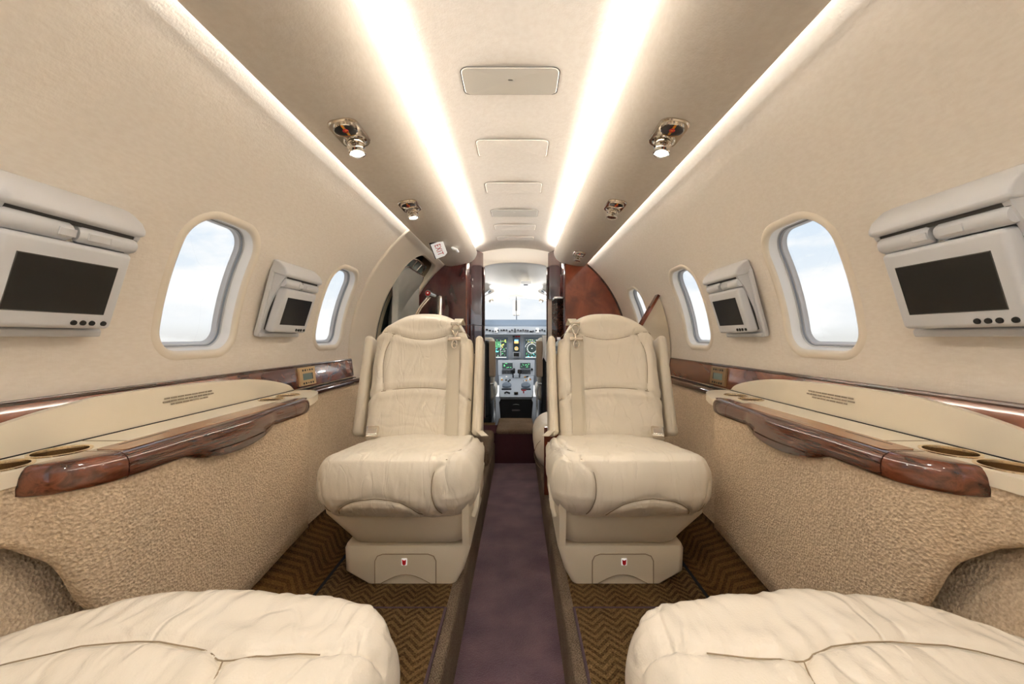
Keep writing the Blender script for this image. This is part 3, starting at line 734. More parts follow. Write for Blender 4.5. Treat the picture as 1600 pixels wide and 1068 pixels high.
def strap_z(y): return 0
def make_seat(x, y, mir, label, near=False, rot=0):
    t = thing('passenger_seat', label, 'seat', (x, y, STEP), 'cream leather cabin seats')
    t.rotation_euler = (0, 0, rot)
    t['_base'] = (0, 0, 0)
    s = mir      # +1: aisle on local +x
    wide = .275 if near else .232
    # --- base
    def trap(zs, secs, n=5, r=.02):
        """loft rounded rectangles: sections (z, x0, x1, y0, y1)"""
        vs = []; k = None
        for (z, x0, x1, y0, y1) in secs:
            l = rrect((x0+x1)/2, (y0+y1)/2, (x1-x0)/2, (y1-y0)/2, r, n); k = len(l); vs += [(s*a, b, z) for a, b in l]
        m = len(secs); mb = MB().add(vs, [(a*k+i, a*k+(i+1) % k, (a+1)*k+(i+1) % k, (a+1)*k+i) for a in range(m-1) for i in range(k)]+[tuple(range(k))[::-1], tuple(range((m-1)*k, m*k))])
        return mb
    trap(0, [(0, -.107, .165, 0, .36), (.036, -.168, .185, -.002, .38), (.100, -.172, .205, .0, .38), (.110, -.168, .203, .004, .378), (.114, -.158, .195, .014, .37)]).obj('seat_base', 'shell', t, off=False, sharp=40)
    # base cover panel with arched foot cut-out
    pl = [(-.075, .004), (-.075, .070), (-.068, .084), (-.052, .090), (.082, .090), (.098, .084), (.105, .070), (.105, .004), (.088, .004)]
    arc_ = [(.088-.145*i/10, .004+.026*sin(pi*i/10)) for i in range(1, 10)]
    pl = pl+arc_+[(-.057, .004)]
    mb = MB(); mb.prism([(s*a, b) for a, b in pl], -.0052, .001); mb.obj('base_cover', 'shell', t, off=False)
    mb = MB(); mb.tube([(s*a, -.0045, b) for a, b in pl[:8]], .0016, 6); mb.tube([(s*a, -.0045, b) for a, b in [pl[-1]]+arc_[::-1]+[(.088, .004)]], .0014, 6); mb.obj('cover_gap', 'seam', t, off=False)
    mb = MB(); mb.rb((s*.012-.008, -.0075, .058), (s*.012+.008, -.005, .078), .002, 1); mb.obj('tag_plate', 'sign_white', t, off=False)
    mb = MB(); mb.prism([(s*.012-.005, .062), (s*.012-.006, .076), (s*.012-.002, .073), (s*.012+.002, .073), (s*.012+.006, .076), (s*.012+.005, .062), (s*.012, .059)], -.0088, -.0072); mb.obj('red_tag', 'red', t, off=False)
    # --- pan
    trap(0, [(.117, -.143, .180, .010, .375), (.124, -.150, .188, .0, .39), (.150, -.168, .196, -.010, .40), (.215, -.222, .214, -.030, .41), (.235, -.225, .216, -.03, .41)], r=.04).obj('seat_pan', 'shell', t, off=False, sharp=60)
    # side shell on the aisle side with recline lever
    mb = MB(); pr = sp2([(-.035, .13), (-.045, .20), (-.04, .30), (.02, .335), (.20, .325), (.38, .315), (.42, .28), (.42, .13)], 5)
    mb.prism(pr, s*.188, s*.207, 'X'); mb.obj('side_shell', 'shell', t, off=False, sharp=50)
    mb = MB(); mb.tube([(s*.208, .10, .285), (s*.220, .09, .283), (s*.223, .04, .262), (s*.221, .015, .22), (s*.214, .01, .195)], [.006, .008, .009, .008, .006], 10); mb.obj('recline_lever', 'cream_plastic', t, off=False)
    mb = MB(); mb.cyl((s*.206, .10, .287), (s*.226, .10, .287), .014, 16); mb.obj('lever_pivot', 'nickel', t, off=False)
    # --- cushion
    hy = .235 if not near else .27; hz = .078
    hh = wide
    fs_ = [sp2([(-.165, -.070), (-.145, -.035), (-.100, -.008), (-.038, .002), (.020, -.006), (.062, -.032), (.084, -.070)]),
           sp2([(.150, .078), (.120, .052), (.113, .015), (.122, -.025), (.138, -.070)]),
           sp2([(-.222, .030), (-.206, .0), (-.198, -.03), (-.196, -.065)])]
    ts_ = [sp2([(.150, -.235+.068), (.175, -.12), (.19, .0), (.195, .2)])]
    if near:
        # the near cushions show their welt across the top, forked toward the aisle
        fs_ = []
        ts_ = [sp2([(-.275, -.150), (-.10, -.165), (.06, -.160), (.10, -.150), (.16, -.158), (.275, -.190)]), sp2([(.100, -.150), (.112, -.11), (.120, 0), (.12, .2)]), sp2([(-.19, -.158), (-.20, -.08), (-.20, .2)])]
    c, base, r, wrk = make_cushion('seat_cushion', hh, hy, hz, t, fs_, ts_, s, 3.1*x+y, 'leather_soft' if near else 'leather', .0036 if near else .0026, .0 if not near else .12)
    cz = .292; cy = .155 if not near else .19
    if near: cz -= .012
    c.location = (0, cy, cz)
    if near: 
        pass
    sm = MB()
    for pl in fs_:
        pts = []
        for (a, b) in pl:
            b2 = max(-.075, min(.07, b)); dz = max(0, abs(b2)-(hz-r))*(1 if b2 > 0 else -1); dx = max(0, abs(a)-(hh-r))*(1 if a > 0 else -1)
            rr_ = sqrt(max(0, r*r-min(dz*dz+dx*dx, r*r*.98)))
            p = Vector((a, -(hy-r)-rr_, b2)); nn = Vector((dx, -rr_, dz)).normalized()
            q = base(Vector((a, -hy, b2)), p, nn)+nn*(wrk(Vector((a, -hy, b2)))-.0030)
            if s < 0: q.x = -q.x
            pts.append(q+Vector((0, cy, cz)))
        sm.tube(pts, .0008 if near else .0011, 5)
    for pl in ts_:
        pts = []
        for (a, b) in pl:
            if abs(a) > hh-r+.004 or abs(b) > hy-r+.004: continue
            nn = Vector((0, 0, 1)); q = base(Vector((a, b, hz)), Vector((a, b, hz)), nn)+nn*(wrk(Vector((a, b, hz)))-.0022)
            if s < 0: q.x = -q.x
            pts.append(q+Vector((0, cy, cz)))
        if len(pts) > 1: sm.tube(pts, .0008 if near else .0011, 5)
    sm.obj('cushion_seam', 'seam', t, off=False)
    # --- backrest: local frame tilted
    H, T = .280, .055; bw = .208; XO = -.045 if not near else 0; kx = .208/.18; kz = .28/.262
    tilt = radians(17 if not near else 24)
    by0 = .385 if not near else .46
    bs = [sp2([(-.174, .238), (-.145, .208), (-.10, .172), (-.05, .150), (0, .143), (.05, .150), (.10, .172), (.145, .208), (.174, .240)]),
          sp2([(-.110, .178), (-.120, .15), (-.130, .11), (-.133, .05), (-.130, .0), (-.124, -.058)]),
          sp2([(.110, .178), (.120, .15), (.130, .11), (.133, .05), (.130, .0), (.124, -.058)]),
          sp2([(-.180, -.088), (-.155, -.072), (-.124, -.060), (-.07, -.050), (0, -.046), (.07, -.050), (.124, -.060), (.150, -.072), (.180, -.090)])]
    bs = [[(a*kx, b*kz) for a, b in pl] for pl in bs]
    def bbase(p, pt, nn):
        q = pt.copy(); u, w = p.x/bw, p.z/H
        q.z -= .105*abs(u)**2.6*max(0, w)**1.5*1.0          # arched top
        q.x *= 1-.10*max(0, w-.35)-.02*max(0, -w)
        q.y += .018*u*u*max(0, -p.y/T)*-1                 # side bolsters forward
        q.y -= .018*max(0, -w)*max(0, -p.y/T)             # lumbar
        q.y -= .010*exp(-((w-.86)/.16)**2)*max(0, -p.y/T)
        return q
    ca, sa = cos(tilt), sin(tilt); org = Vector((0, by0, .302+.0))
    def toworld(q):
        q = q+Vector((0, 0, H-.01)); return Vector(((q.x+XO)*s, org.y+q.y*ca+q.z*sa, org.z+q.z*ca-q.y*sa))
    def bwr(p):
        g = 0
        # creases below and above the lumbar seam
        k = Vector((p.x*34+x*9-p.z*14, p.z*7, x)); n1 = noise.noise(k)
        zone = exp(-((p.z+.10)/.035)**2)+.8*exp(-((p.z-.04)/.06)**2)*max(0, 1-(p.x/.15)**2)
        g -= .0026*max(0, 1-abs(n1)*4)*zone
        n2 = noise.noise(Vector((p.x*9+x*3, p.z*12, 1))); g += .002*n2
        n4 = noise.noise(Vector((p.x*8+x*3, p.z*30, 5))); g -= .0016*max(0, 1-abs(n4)*5)*exp(-((p.z+.20)/.05)**2)
        return g
    def BS(p, pt, nn):
        q = bbase(p, pt, nn); g = 0
        if nn.y < -.3:
            g += bwr(p)
            for pl in bs:
                d = dpoly((p.x, p.z), pl)
                if d < .02: g -= .0055*exp(-(d/.0042)**2)
                if d < .05: g += .0035*exp(-((d-.022)/.013)**2)
        q += nn*g
        return toworld(q)
    vs, fs = rbox_data((bw, T, H), .052, (64, 4, 100), 0, BS, k=10)
    if s < 0: fs = [f[::-1] for f in fs]
    mk('backrest', vs, fs, 'leather', t, True, None, False, fix=True)
    sm = MB()
    for pl in bs:
        pts = []
        for (a, b) in pl:
            dx = max(0, abs(a)-(bw-.052))*(1 if a > 0 else -1); dz = max(0, abs(b)-(H-.052))*(1 if b > 0 else -1); rr_ = sqrt(max(1e-5, .052**2-dx*dx-dz*dz)) if dx*dx+dz*dz < .052**2 else .002
            p = Vector((a, -(T-.052)-rr_, b)); nn = Vector((dx, -rr_, dz)).normalized()
            pts.append(toworld(bbase(Vector((a, -T, b)), p, nn)+nn*(bwr(Vector((a, -T, b)))-.0036)))
        sm.tube(pts, .0008 if near else .0011, 5)
    sm.obj('backrest_seam', 'seam', t, off=False)
    # --- folded armrests either side of the backrest
    for xa, xb in ((-.256, -.216), (.212, .247)):
        def AS(p, pt, nn):
            q = pt.copy(); q.x *= 1-.10*p.z/.185; return toworld(Vector((q.x+(xa+xb)/2, q.y+.012, q.z-.030)))
        vs, fs = rbox_data(((xb-xa)/2, .058, .205), .0175, (2, 8, 20), 0, AS, k=5)
        if s < 0: fs = [f[::-1] for f in fs]
        mk('armrest', vs, fs, 'leather', t, True, None, False)
    # back shell
    def CS(p, pt, nn):
        q = pt.copy(); u, w = p.x/(bw+.005), p.z/.235; q.z -= .10*abs(u)**2.6*max(0, w)**1.5; return toworld(q+Vector((0, .066, -.02)))
    vs, fs = rbox_data((bw-.005, .02, .235), .018, (24, 2, 24), 0, CS, k=4)
    mk('back_shell', vs, fs, 'shell', t, True, None, False)
    if near: return t
    # --- shoulder belt
    def bp(xl, w, out):   # point on the backrest front
        p = Vector((xl, -T, w)); dz = max(0, abs(w)-(H-.052))*(1 if w > 0 else -1); dx = max(0, abs(xl)-(bw-.052))*(1 if xl > 0 else -1)
        rr_ = sqrt(max(1e-5, .052**2-min(.0026, dz*dz+dx*dx))); nn = Vector((dx, -rr_, dz)).normalized()
        q = bbase(p, Vector((xl, -(T-.052)-rr_, w)), nn); return toworld(q+nn*out)
    nrm = Vector((0, -ca, sa))
    mb = MB(); w_ = lin(.155, -.235, 16)
    mb.ribbon([bp(.122+.012*(1-(w+.235)/.39), w, .006) for w in w_], nrm, .040, .0016)
    mb.ribbon([bp(.130+.012*(1-(w+.235)/.39)+.004, w, .0085+.003) for w in w_], nrm, .040, .0016); mb.obj('shoulder_belt', 'belt', t, off=False)
    mb = MB(); mb.ribbon([bp(.139, .215, .006), bp(.140, .235, .006), toworld(Vector((.140, -.030, H-.028))), toworld(Vector((.138, .05, H-.030)))], [nrm, nrm, Vector((0, 0, 1)), Vector((0, 0, 1))], .036, .0016); mb.obj('upper_webbing', 'belt', t, off=False)
    a = bp(.133, .150, .012)
    U = Vector((s, 0, 0)); V_ = Vector((0, sa, ca)); Nn = nrm
    def fp(u, v, n=0): return a+U*u+V_*v+Nn*n
    mb = MB(); mb.cyl(fp(-.024, .012), fp(.026, .012), .0085, 14); mb.cyl(fp(-.025, .012), fp(-.023, .012), .011, 14); mb.cyl(fp(.025, .012), fp(.027, .012), .011, 14); mb.obj('belt_roller', 'nickel', t, off=False)
    mb = MB()
    mb.tube([fp(.017*cos(q)*(1 if sin(q) > 0 else .6)+.004, .050+.022*sin(q), .004) for q in lin(0, 2*pi, 20)[:-1]], .0028, 8, closed=True)
    mb.tube([fp(-.014, .070, .004), fp(-.017, .080, .004), fp(.022, .080, .004), fp(.020, .070, .004)], .003, 8)
    mb.tube([fp(.004, .012, .006), fp(.004, .032, .006)], .004, 8)
    mb.tube([fp(.003+.010*cos(q), -.012+.017*sin(q), .006) for q in lin(0, 2*pi, 18)[:-1]], .0024, 8, closed=True); mb.tube([fp(-.005, -.016, .006), fp(.003, -.006, .007), fp(.011, -.016, .006)], .0022, 6)
    mb.obj('belt_hook', 'nickel', t, off=False)
    # --- lap belt buckle on the cushion and loose end
    bz = cz+hz
    mb = MB(); mb.ribbon([(-s*.222, .40, bz-.03), (-s*.212, .36, bz+.002), (-s*.200, .31, bz+.016), (-s*.192, .285, bz+.020)], (0, 0, 1), .034, .002); mb.obj('lap_belt', 'belt', t, off=False)
    Rb = Matrix.Translation((-s*.185, .262, bz+.018)) @ Matrix.Rotation(s*.25, 4, 'Z') @ Matrix.Rotation(.42, 4, 'X')
    mb = MB(); mb.rb((-.023, -.032, -.007), (.023, .026, .007), .006, 3, Rb); mb.obj('buckle', 'nickel', t, off=False)
    mb = MB(); mb.rb((-.019, -.030, .006), (.019, .006, .012), .003, 2, Rb); mb.obj('buckle_lever', 'chrome', t, off=False)
    mb = MB(); mb.ribbon([(s*.170, .385, bz-.012), (s*.195, .36, bz-.004), (s*.222, .31, bz-.012)], (0, .2, 1), .030, .002); mb.obj('lap_belt_end', 'belt', t, off=False)
    return t
make_seat(-.326, 1.14, 1, 'cream leather seat facing the camera on the left of the aisle, beside the entry door')
make_seat(.347, 1.14, -1, 'cream leather seat facing the camera on the right of the aisle, before the burl cabinet')
make_seat(-.396, .44, -1, 'close-up wrinkled cream leather seat cushion at bottom left of the photo', True, pi)
make_seat(.431, .44, 1, 'close-up wrinkled cream leather seat cushion at bottom right of the photo', True, pi)
# side-facing forward seat half hidden behind the right seat
t = thing('side_chair', 'cream leather seat cushion half hidden behind the right seat, edge rounded into the aisle', 'seat', (.35, 2.1, STEP))
mb = MB(); vs, fs = rbox_data((.24, .22, .12), .10, (16, 16, 4), 0, lambda p, pt, nn: pt*1+nn*.002*noise.noise(p*18), k=8); mb.add([v+Vector((.345, 2.08, -.545)) for v in vs], fs); mb.obj('seat_cushion', 'leather', t, sharp=None)
mb = MB(); mb.tube([(.345-.24+.075-.08*cos(q), 1.858, -.545+.085*sin(q)-.02) for q in lin(-.9, .9, 10)], .0015, 5); mb.obj('cushion_seam', 'seam', t)
MB().rb((.17, 1.90, STEP), (.56, 2.27, -.655), .01, 1).obj('seat_base', 'shell', t)
p_ = MB().rb((.142, 1.775, STEP+.002), (.56, 1.795, -.415), .003, 1).obj('wood_panel', 'wood_burl', None)
tag(p_, 'thin upright wood panel edge between the right seat and the rounded forward cushion', 'panel')

# ------------------------------------------------------------------ side ledges with folding table and cup holders
XP = .655
def make_ledge(sg, label):
    t = thing('side_ledge', label, 'side ledge', (sg*.74, .8, STEP+.1))
    def X(vs): return [(sg*v[0], v[1], v[2]) for v in vs]
    # textile panel, flaring outboard and arched at the near end
    E = sp2([(.643, 1.236), (.643, 1.0), (.643, .80), (.643, .72), (.645, .67), (.653, .635), (.674, .605), (.700, .588), (.722, .573), (.730, .545), (.732, .45), (.732, .30)], 5)
    Zb = [(.30, -.255), (.45, -.270), (.547, -.297), (.58, -.319), (.60, -.352), (.62, -.424), (.66, -.51), (.70, -.60), (.75, -.645), (.97, -.640), (1.236, -.612)]
    def zb(y):
        for (a, c), (d, f) in zip(Zb, Zb[1:]):
            if a <= y <= d: return c+(f-c)*(y-a)/(d-a)
        return Zb[0][1]
    cols = []
    for i, (x, y) in enumerate(E):
        x2, y2 = E[min(i+1, len(E)-1)]; x0, y0 = E[max(i-1, 0)]; tx, ty = x2-x0, y2-y0; l = sqrt(tx*tx+ty*ty); ox, oy = -ty/l, tx/l   # towards the wall
        cols.append(((x+ox*.010, y+oy*.010), (x+ox*.036, y+oy*.036)))
    nz_ = 10; vs = []
    for (a, b_) in cols:
        z_ = zb(a[1])
        vs += [(sg*a[0], a[1], -.222+(z_+.004+.222)*j/nz_) for j in range(nz_+1)]+[(sg*(a[0]+.006), a[1], z_), (sg*b_[0], a[1], z_)]
    k = nz_+3; mb = MB().add(vs, [(i*k+j, i*k+j+1, (i+1)*k+j+1, (i+1)*k+j) for i in range(len(cols)-1) for j in range(k-1)])
    mb.obj('side_panel', 'panel_textile', t, sharp=60)
    mb = MB(); mb.add(X([(XP-.002, 1.234, -.219), (XP-.002, 1.234, -.614), (.70, 1.30, -.62), (.80, 1.40, -.26), (.80, 1.40, -.219)]), [(0, 1, 2, 3, 4)]); mb.obj('end_panel', 'panel_textile', t)
    # cream top with cup holes
    pts = [(.826, -.3), (.826, 1.452), (.800, 1.468), (.765, 1.462), (.730, 1.435), (.700, 1.385), (.672, 1.31), (.660, 1.262)]
    inner = [(.662, 1.20), (.662, .69), (.668, .655), (.684, .620), (.706, .602), (.728, .588), (.7315, .570), (.733, .545), (.735, .45), (.735, -.3)]
    top = [(p.x, p.y) for p in spline([(a, b, 0) for a, b in pts[1:]], 4)]; inn = [(p.x, p.y) for p in spline([(a, b, 0) for a, b in inner], 4)]
    loop = [pts[0]]+top+inn
    cups = [(.772, 1.325, .034), (.772, 1.237, .034), (.778, .672, .0362), (.780, .590, .0362)]
    bm = bmesh.new(); vs = [bm.verts.new((sg*a, b, -.200)) for a, b in loop]; ed = [bm.edges.new((vs[i], vs[(i+1) % len(vs)])) for i in range(len(vs))]
    for cx, cy, r in cups:
        c_ = [bm.verts.new((sg*(cx+(r-.001)*cos(2*pi*i/28)), cy+(r-.001)*sin(2*pi*i/28), -.200)) for i in range(28)]; ed += [bm.edges.new((c_[i], c_[(i+1) % 28])) for i in range(28)]
    bmesh.ops.triangle_fill(bm, edges=ed, use_beauty=True)
    for f in bm.faces:
        if f.normal.z < 0: f.normal_flip()
    low = [bm.verts.new((sg*(a-.0), b, -.204)) for a, b in loop]; low2 = [bm.verts.new((sg*a, b, -.223)) for a, b in loop]
    k = len(vs)
    cx_, cy_ = .75, .8
    for i in range(k):
        bm.faces.new((vs[i], vs[(i+1) % k], low2[(i+1) % k], low2[i]))
    for v in low: bm.verts.remove(v)
    for v in bm.verts: v.co -= Vector(t['_base'])
    me = bpy.data.meshes.new('ledge_top'); bm.to_mesh(me); bm.free()
    o = link('ledge_top', me, 'cream_plastic', t, True, sharp=30)
    for cx, cy, r in cups:
        mb = MB(); mb.lathe([(r-.0022, -.0005), (r-.003, -.055), (r-.006, -.060), (0, -.060)], (sg*cx, cy, -.200), n=40); ch_ = mb.obj('cup_holder', 'brass', t, sharp=40); ch_['_base'] = tuple(t['_base'])
        mb = MB(); mb.lathe([(r+.003, .0003), (r+.0028, .0022), (r+.0005, .0030), (r-.0020, .0020), (r-.0024, -.002)], (sg*cx, cy, -.200), n=40); mb.obj('rim', 'brass_rim', ch_, sharp=60)
    mb = MB(); mb.box(*[(sg*.722, .742, -.2003), (sg*.824, .7445, -.1993)][:2]); mb.obj('panel_joint', 'seam', t)
    # wooden edge: three lengths with fine joints
    def section(y):
        # inner edge, outboard edge, bottom
        xi = .643; xo = .722; zb = -.243
        if y < .72:
            for (x0_, y0_), (x1_, y1_) in zip(E[::-1], E[::-1][1:]):
                if y0_ <= y <= y1_ and y1_ > y0_: xi = x0_+(x1_-x0_)*(y-y0_)/(y1_-y0_)
            f = (.72-y)/(.72-.575); xo = .722+.010*f
        if y > 1.16:
            f = (y-1.16)/.105; xi = .643+.020*f**3; xo = .722-.055*f**1.8
        b = max(0, 1-((y-.915)/.135)**2) if .78 < y < 1.05 else 0
        b = b**.8 if b > 0 else 0
        xi -= .010*b; zb -= .026*b
        return xi, xo, zb
    def sec_pts(y, f=1):
        xi, xo, zb = section(y); xo = max(xo, xi+.012)
        zt = -.1965
        raw = [(xo, -.2005), (xo, zt), (xo-.003, zt+.0008), (xi+.026, zt+.0008), (xi+.014, zt-.001), (xi+.005, zt-.007), (xi+.001, zt-.016), (xi, zt-.026), (xi+.001, max(zb+.006, zt-.038)), (xi+.004, zb+.003), (xi+.009, zb), (xi+.022, zb), (xi+.022, -.235)]
        if f < 1:
            cz_ = -.215 if y > 1 else -.238; cx_ = xo
            raw = [(cx_+(a-cx_)*f, cz_+(z-cz_)*f) for a, z in raw]
        return raw
    parts = [('wood_edge', 1.152, 1.272, 'wood_strip'), ('table_door', .662, 1.150, 'wood_strip'), ('wood_edge', .576, .660, 'wood_tip')]
    for nm, ya, yb, m in parts:
        ns = max(10, int((yb-ya)/(.012 if yb > .7 else .003))); ys = lin(ya, yb, ns); vs = []
        for y in ys:
            f = 1
            if yb > 1.2 and y > 1.25: f = sqrt(max(.02, 1-((y-1.25)/.0225)**2))
            if ya < .6 and y < .592: f = sqrt(max(.05, 1-((.592-y)/.0165)**2))
            vs += [(sg*a, y, z) for a, z in sec_pts(y, f)]
        k = 13; mb = MB().add(vs, [(a*k+i, a*k+i+1, (a+1)*k+i+1, (a+1)*k+i) for a in range(ns) for i in range(k-1)]); mb.f += [tuple(range(k)), tuple(range(ns*k, (ns+1)*k))]
        mb.obj(nm, m, t, sharp=50)
    # flat veneer lid and its slots on the table door
    lid = [p for p in rrect(.690, .905, .0275, .235, .008, 4)]
    MB().prism([(sg*a, b) for a, b in lid], -.1958, -.1950, 'Z').obj('table_lid', 'wood_top_sheen', t)
    MB().box((sg*.704, .70, -.1951), (sg*.7055, .80, -.1946)).obj('lid_slot', 'gap', t)
    MB().box((sg*.676, .86, -.1951), (sg*.679, .93, -.1946)).obj('lid_mark', 'ink', t)
    # finger pull recess under the bulge
    fpz = []
    ys = lin(.825, 1.01, 16); vs = []
    for y in ys:
        u = (y-.9175)/.0925; h = .0085*sqrt(max(0, 1-u*u))+.0004; zc = -.2465-.006*(1-u*u)+.0; vs += [(sg*(section(y)[0]-.0008), y, zc+h*.55), (sg*(section(y)[0]-.0002), y, zc-h)]
    MB().add(vs, [(2*i, 2*i+1, 2*i+3, 2*i+2) for i in range(16)]).obj('finger_pull', 'wood_dark', t)
    # cream flap leaning on the wall
    tp = sp2([(1.448, -.198), (1.42, -.176), (1.35, -.155), (1.27, -.140), (1.19, -.131), (1.05, -.124), (.92, -.121), (.80, -.122), (.75, -.126), (.68, -.136), (.615, -.150), (.55, -.170), (.49, -.196)], 5)
    def fx(z): return .828+.012*(z+.2)/.08
    vs = []; ks = 5
    for (y, z) in tp:
        for j in range(ks+1):
            zz = -.199+(z+.199)*j/ks; vs.append((sg*(fx(zz)-.006*sin(pi*min(1, j/ks)*.5)), y, zz))
        vs.append((sg*(fx(z)+.004), y, z+.0015))
    k = ks+2; mb = MB().add(vs, [(a*k+i, a*k+i+1, (a+1)*k+i+1, (a+1)*k+i) for a in range(len(tp)-1) for i in range(k-1)])
    mb.obj('flap', 'cream_plastic', t)
    MB().box((sg*.823, .45, -.2012), (sg*.829, 1.45, -.1988)).obj('flap_gap', 'gap', t)
    # three printed lines on the flap, too small to read: rows of tiny word marks
    yc = 1.0 if sg < 0 else 1.0
    random.seed(5)
    mb = MB()
    for r_, (w, zz) in enumerate(((.075, -.148), (.080, -.1555), (.060, -.163))):
        u = -w
        while u < w-.01:
            l = random.uniform(.006, .020); x_ = fx(zz)-.0062
            mb.box((sg*(x_-.0006), yc+u, zz-.0018), (sg*(x_+.0006), yc+min(u+l, w), zz+.0018)); u += l+.003
    mb.obj('printed_notice', 'ink', t)
    return t
make_ledge(-1, 'left wall ledge with glossy wood edge, folded table, cup holders and tan textile side panel')
make_ledge(1, 'right wall ledge with glossy wood edge, folded table, cup holders and tan textile side panel')

# ------------------------------------------------------------------ swing-down monitors
def make_monitor(sg, y, label, small):
    t = thing('video_monitor', label, 'monitor', (sg*.862, y, -.03), 'fold-down monitors')
    t['_base'] = (0, 0, 0)
    tl = radians(14.7)
    # local axes: x viewer right, y into wall, z up
    ex = Vector((0, -sg, 0)); ez = Vector((-sg*sin(tl), 0, cos(tl))); ey = ez.cross(ex)
    t.matrix_world = Matrix(((ex.x, ey.x, ez.x, sg*.856), (ex.y, ey.y, ez.y, y), (ex.z, ey.z, ez.z, -.03), (0, 0, 0, 1)))
    hw = .112
    # wall plate with raised rim
    pl = [(-hw, .036), (hw, .036), (hw+.003, .05), (hw+.003, .262), (hw-.006, .296), (-hw+.006, .296), (-hw-.003, .262), (-hw-.003, .05)]
    mb = MB(); mb.prism(pl, -.012, .004)
    o = mb.obj('wall_frame', 'grey_plastic', t, off=False); b = o.modifiers.new('soft', 'BEVEL'); b.width = .005; b.segments = 3; b.limit_method = 'ANGLE'
    # side cheeks rising to the hood
    for s in (-1, 1):
        mb = MB(); pr = sp2([(-.012, .04), (-.014, .07), (-.018, .14), (-.030, .20), (-.048, .250)], 4)+[(-.050, .262), (0, .28), (0, .04)]
        mb.prism(pr, s*(hw-.004), s*(hw-.014) if True else 0, 'X'); mb.obj('cheek', 'grey_plastic', t, off=False)
    # hood
    secs = [(-hw-.002, .86), (-hw+.010, 1), (hw-.012, 1), (hw+.002, .86)]
    def hood(y_, z_): return y_, z_
    prof = [(0, .253), (-.040, .251), (-.056, .253), (-.061, .259), (-.059, .268), (-.048, .282), (-.022, .297), (-.006, .300), (0, .300)]
    vs = []
    for x_, f in secs: vs += [(x_, p[0]*f, .272+(p[1]-.272)*f) for p in prof]
    k = len(prof); mb = MB().add(vs, [(a*k+i, a*k+(i+1) % k, (a+1)*k+(i+1) % k, (a+1)*k+i) for a in range(3) for i in range(k)]+[tuple(range(k)), tuple(range(3*k, 4*k))])
    o = mb.obj('hood', 'grey_plastic', t, off=False, sharp=30); b = o.modifiers.new('soft', 'BEVEL'); b.width = .003; b.segments = 3; b.limit_method = 'ANGLE'
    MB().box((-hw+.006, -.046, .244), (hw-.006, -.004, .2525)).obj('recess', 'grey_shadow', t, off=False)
    # hinge arms
    for s, a, c, rr in ((-1, -hw+.010, -.006, .0165), (1, .002, hw-.008, .0145)):
        mb = MB(); zc = .231
        prf = rrect(-.034, zc, .022, rr, rr*.93, 6)
        vs = []
        for x_, f in ((a, .85), (a+.006, 1), (c-.006, 1), (c, .85)): vs += [(x_, -.034+(p[0]+.034)*f, zc+(p[1]-zc)*f) for p in prf]
        k = len(prf); mb.add(vs, [(q*k+i, q*k+(i+1) % k, (q+1)*k+(i+1) % k, (q+1)*k+i) for q in range(3) for i in range(k)]+[tuple(range(k)), tuple(range(3*k, 4*k))])
        o = mb.obj('hinge_arm', 'grey_plastic', t, off=False, sharp=50)
        MB().rb((s*.018-.014 if s < 0 else .012, -.0575, zc-.007), (s*.018+.012 if s < 0 else .050, -.0545, zc+.007), .0015, 1).obj('latch_pad', 'grey_plastic', t, off=False)
    MB().cyl((0, -.034, .214), (0, -.034, .222), .009, 12).obj('swivel', 'steel', t, off=False)
    # display body
    bw = .098
    def DS(p, pt, nn):
        q = pt.copy(); q.y += -.004*(p.z/.077); return q+Vector((0, -.036, .137))
    mb = MB(); vs, fs = rbox_data((bw, .016, .0775), .009, (8, 2, 8), 0, DS, k=3); mb.add(vs, fs)
    o = mb.obj('display_body', 'grey_plastic', t, off=False, sharp=None)
    MB().rb((-bw+.006, -.020, .062), (bw-.006, -.010, .21), .004, 1).obj('body_back', 'grey_shadow', t, off=False)
    a, c, z0, z1 = (-.075, .075, .090, .184)
    vs = []
    def face_y(z): return -.0522-.004*((z-.137)/.077)
    MB().add([(a, face_y(z0)-.0008, z0), (c, face_y(z0)-.0008, z0), (c, face_y(z1)-.0008, z1), (a, face_y(z1)-.0008, z1)], [(0, 1, 2, 3)]).obj('screen', 'screen', t, off=False)
    MB().tube([(a, face_y(z0), z0), (c, face_y(z0), z0), (c, face_y(z1), z1), (a, face_y(z1), z1)], .0012, 5, closed=True).obj('screen_edge', 'grey_shadow', t, off=False)
    for i, u in enumerate((.030, .045, .060, .080)):
        MB().cyl((u, face_y(.072)+.001, .072), (u, face_y(.072)-.0022, .072), .0052, 16, .0045).obj('button', 'button_black', t, off=False)
    # lower lip
    MB().rb((-hw+.002, -.020, .037), (hw-.002, -.004, .052), .004, 2).obj('lower_lip', 'grey_plastic', t, off=False)
    return t
make_monitor(-1, .672, 'light grey fold-down monitor with dark screen, nearest on the left wall', False)
make_monitor(-1, 1.375, 'light grey fold-down monitor between the two windows of the left wall', True)
make_monitor(1, .672, 'light grey fold-down monitor with dark screen, nearest on the right wall', False)
make_monitor(1, 1.375, 'light grey fold-down monitor between the windows of the right wall, farther away', True)

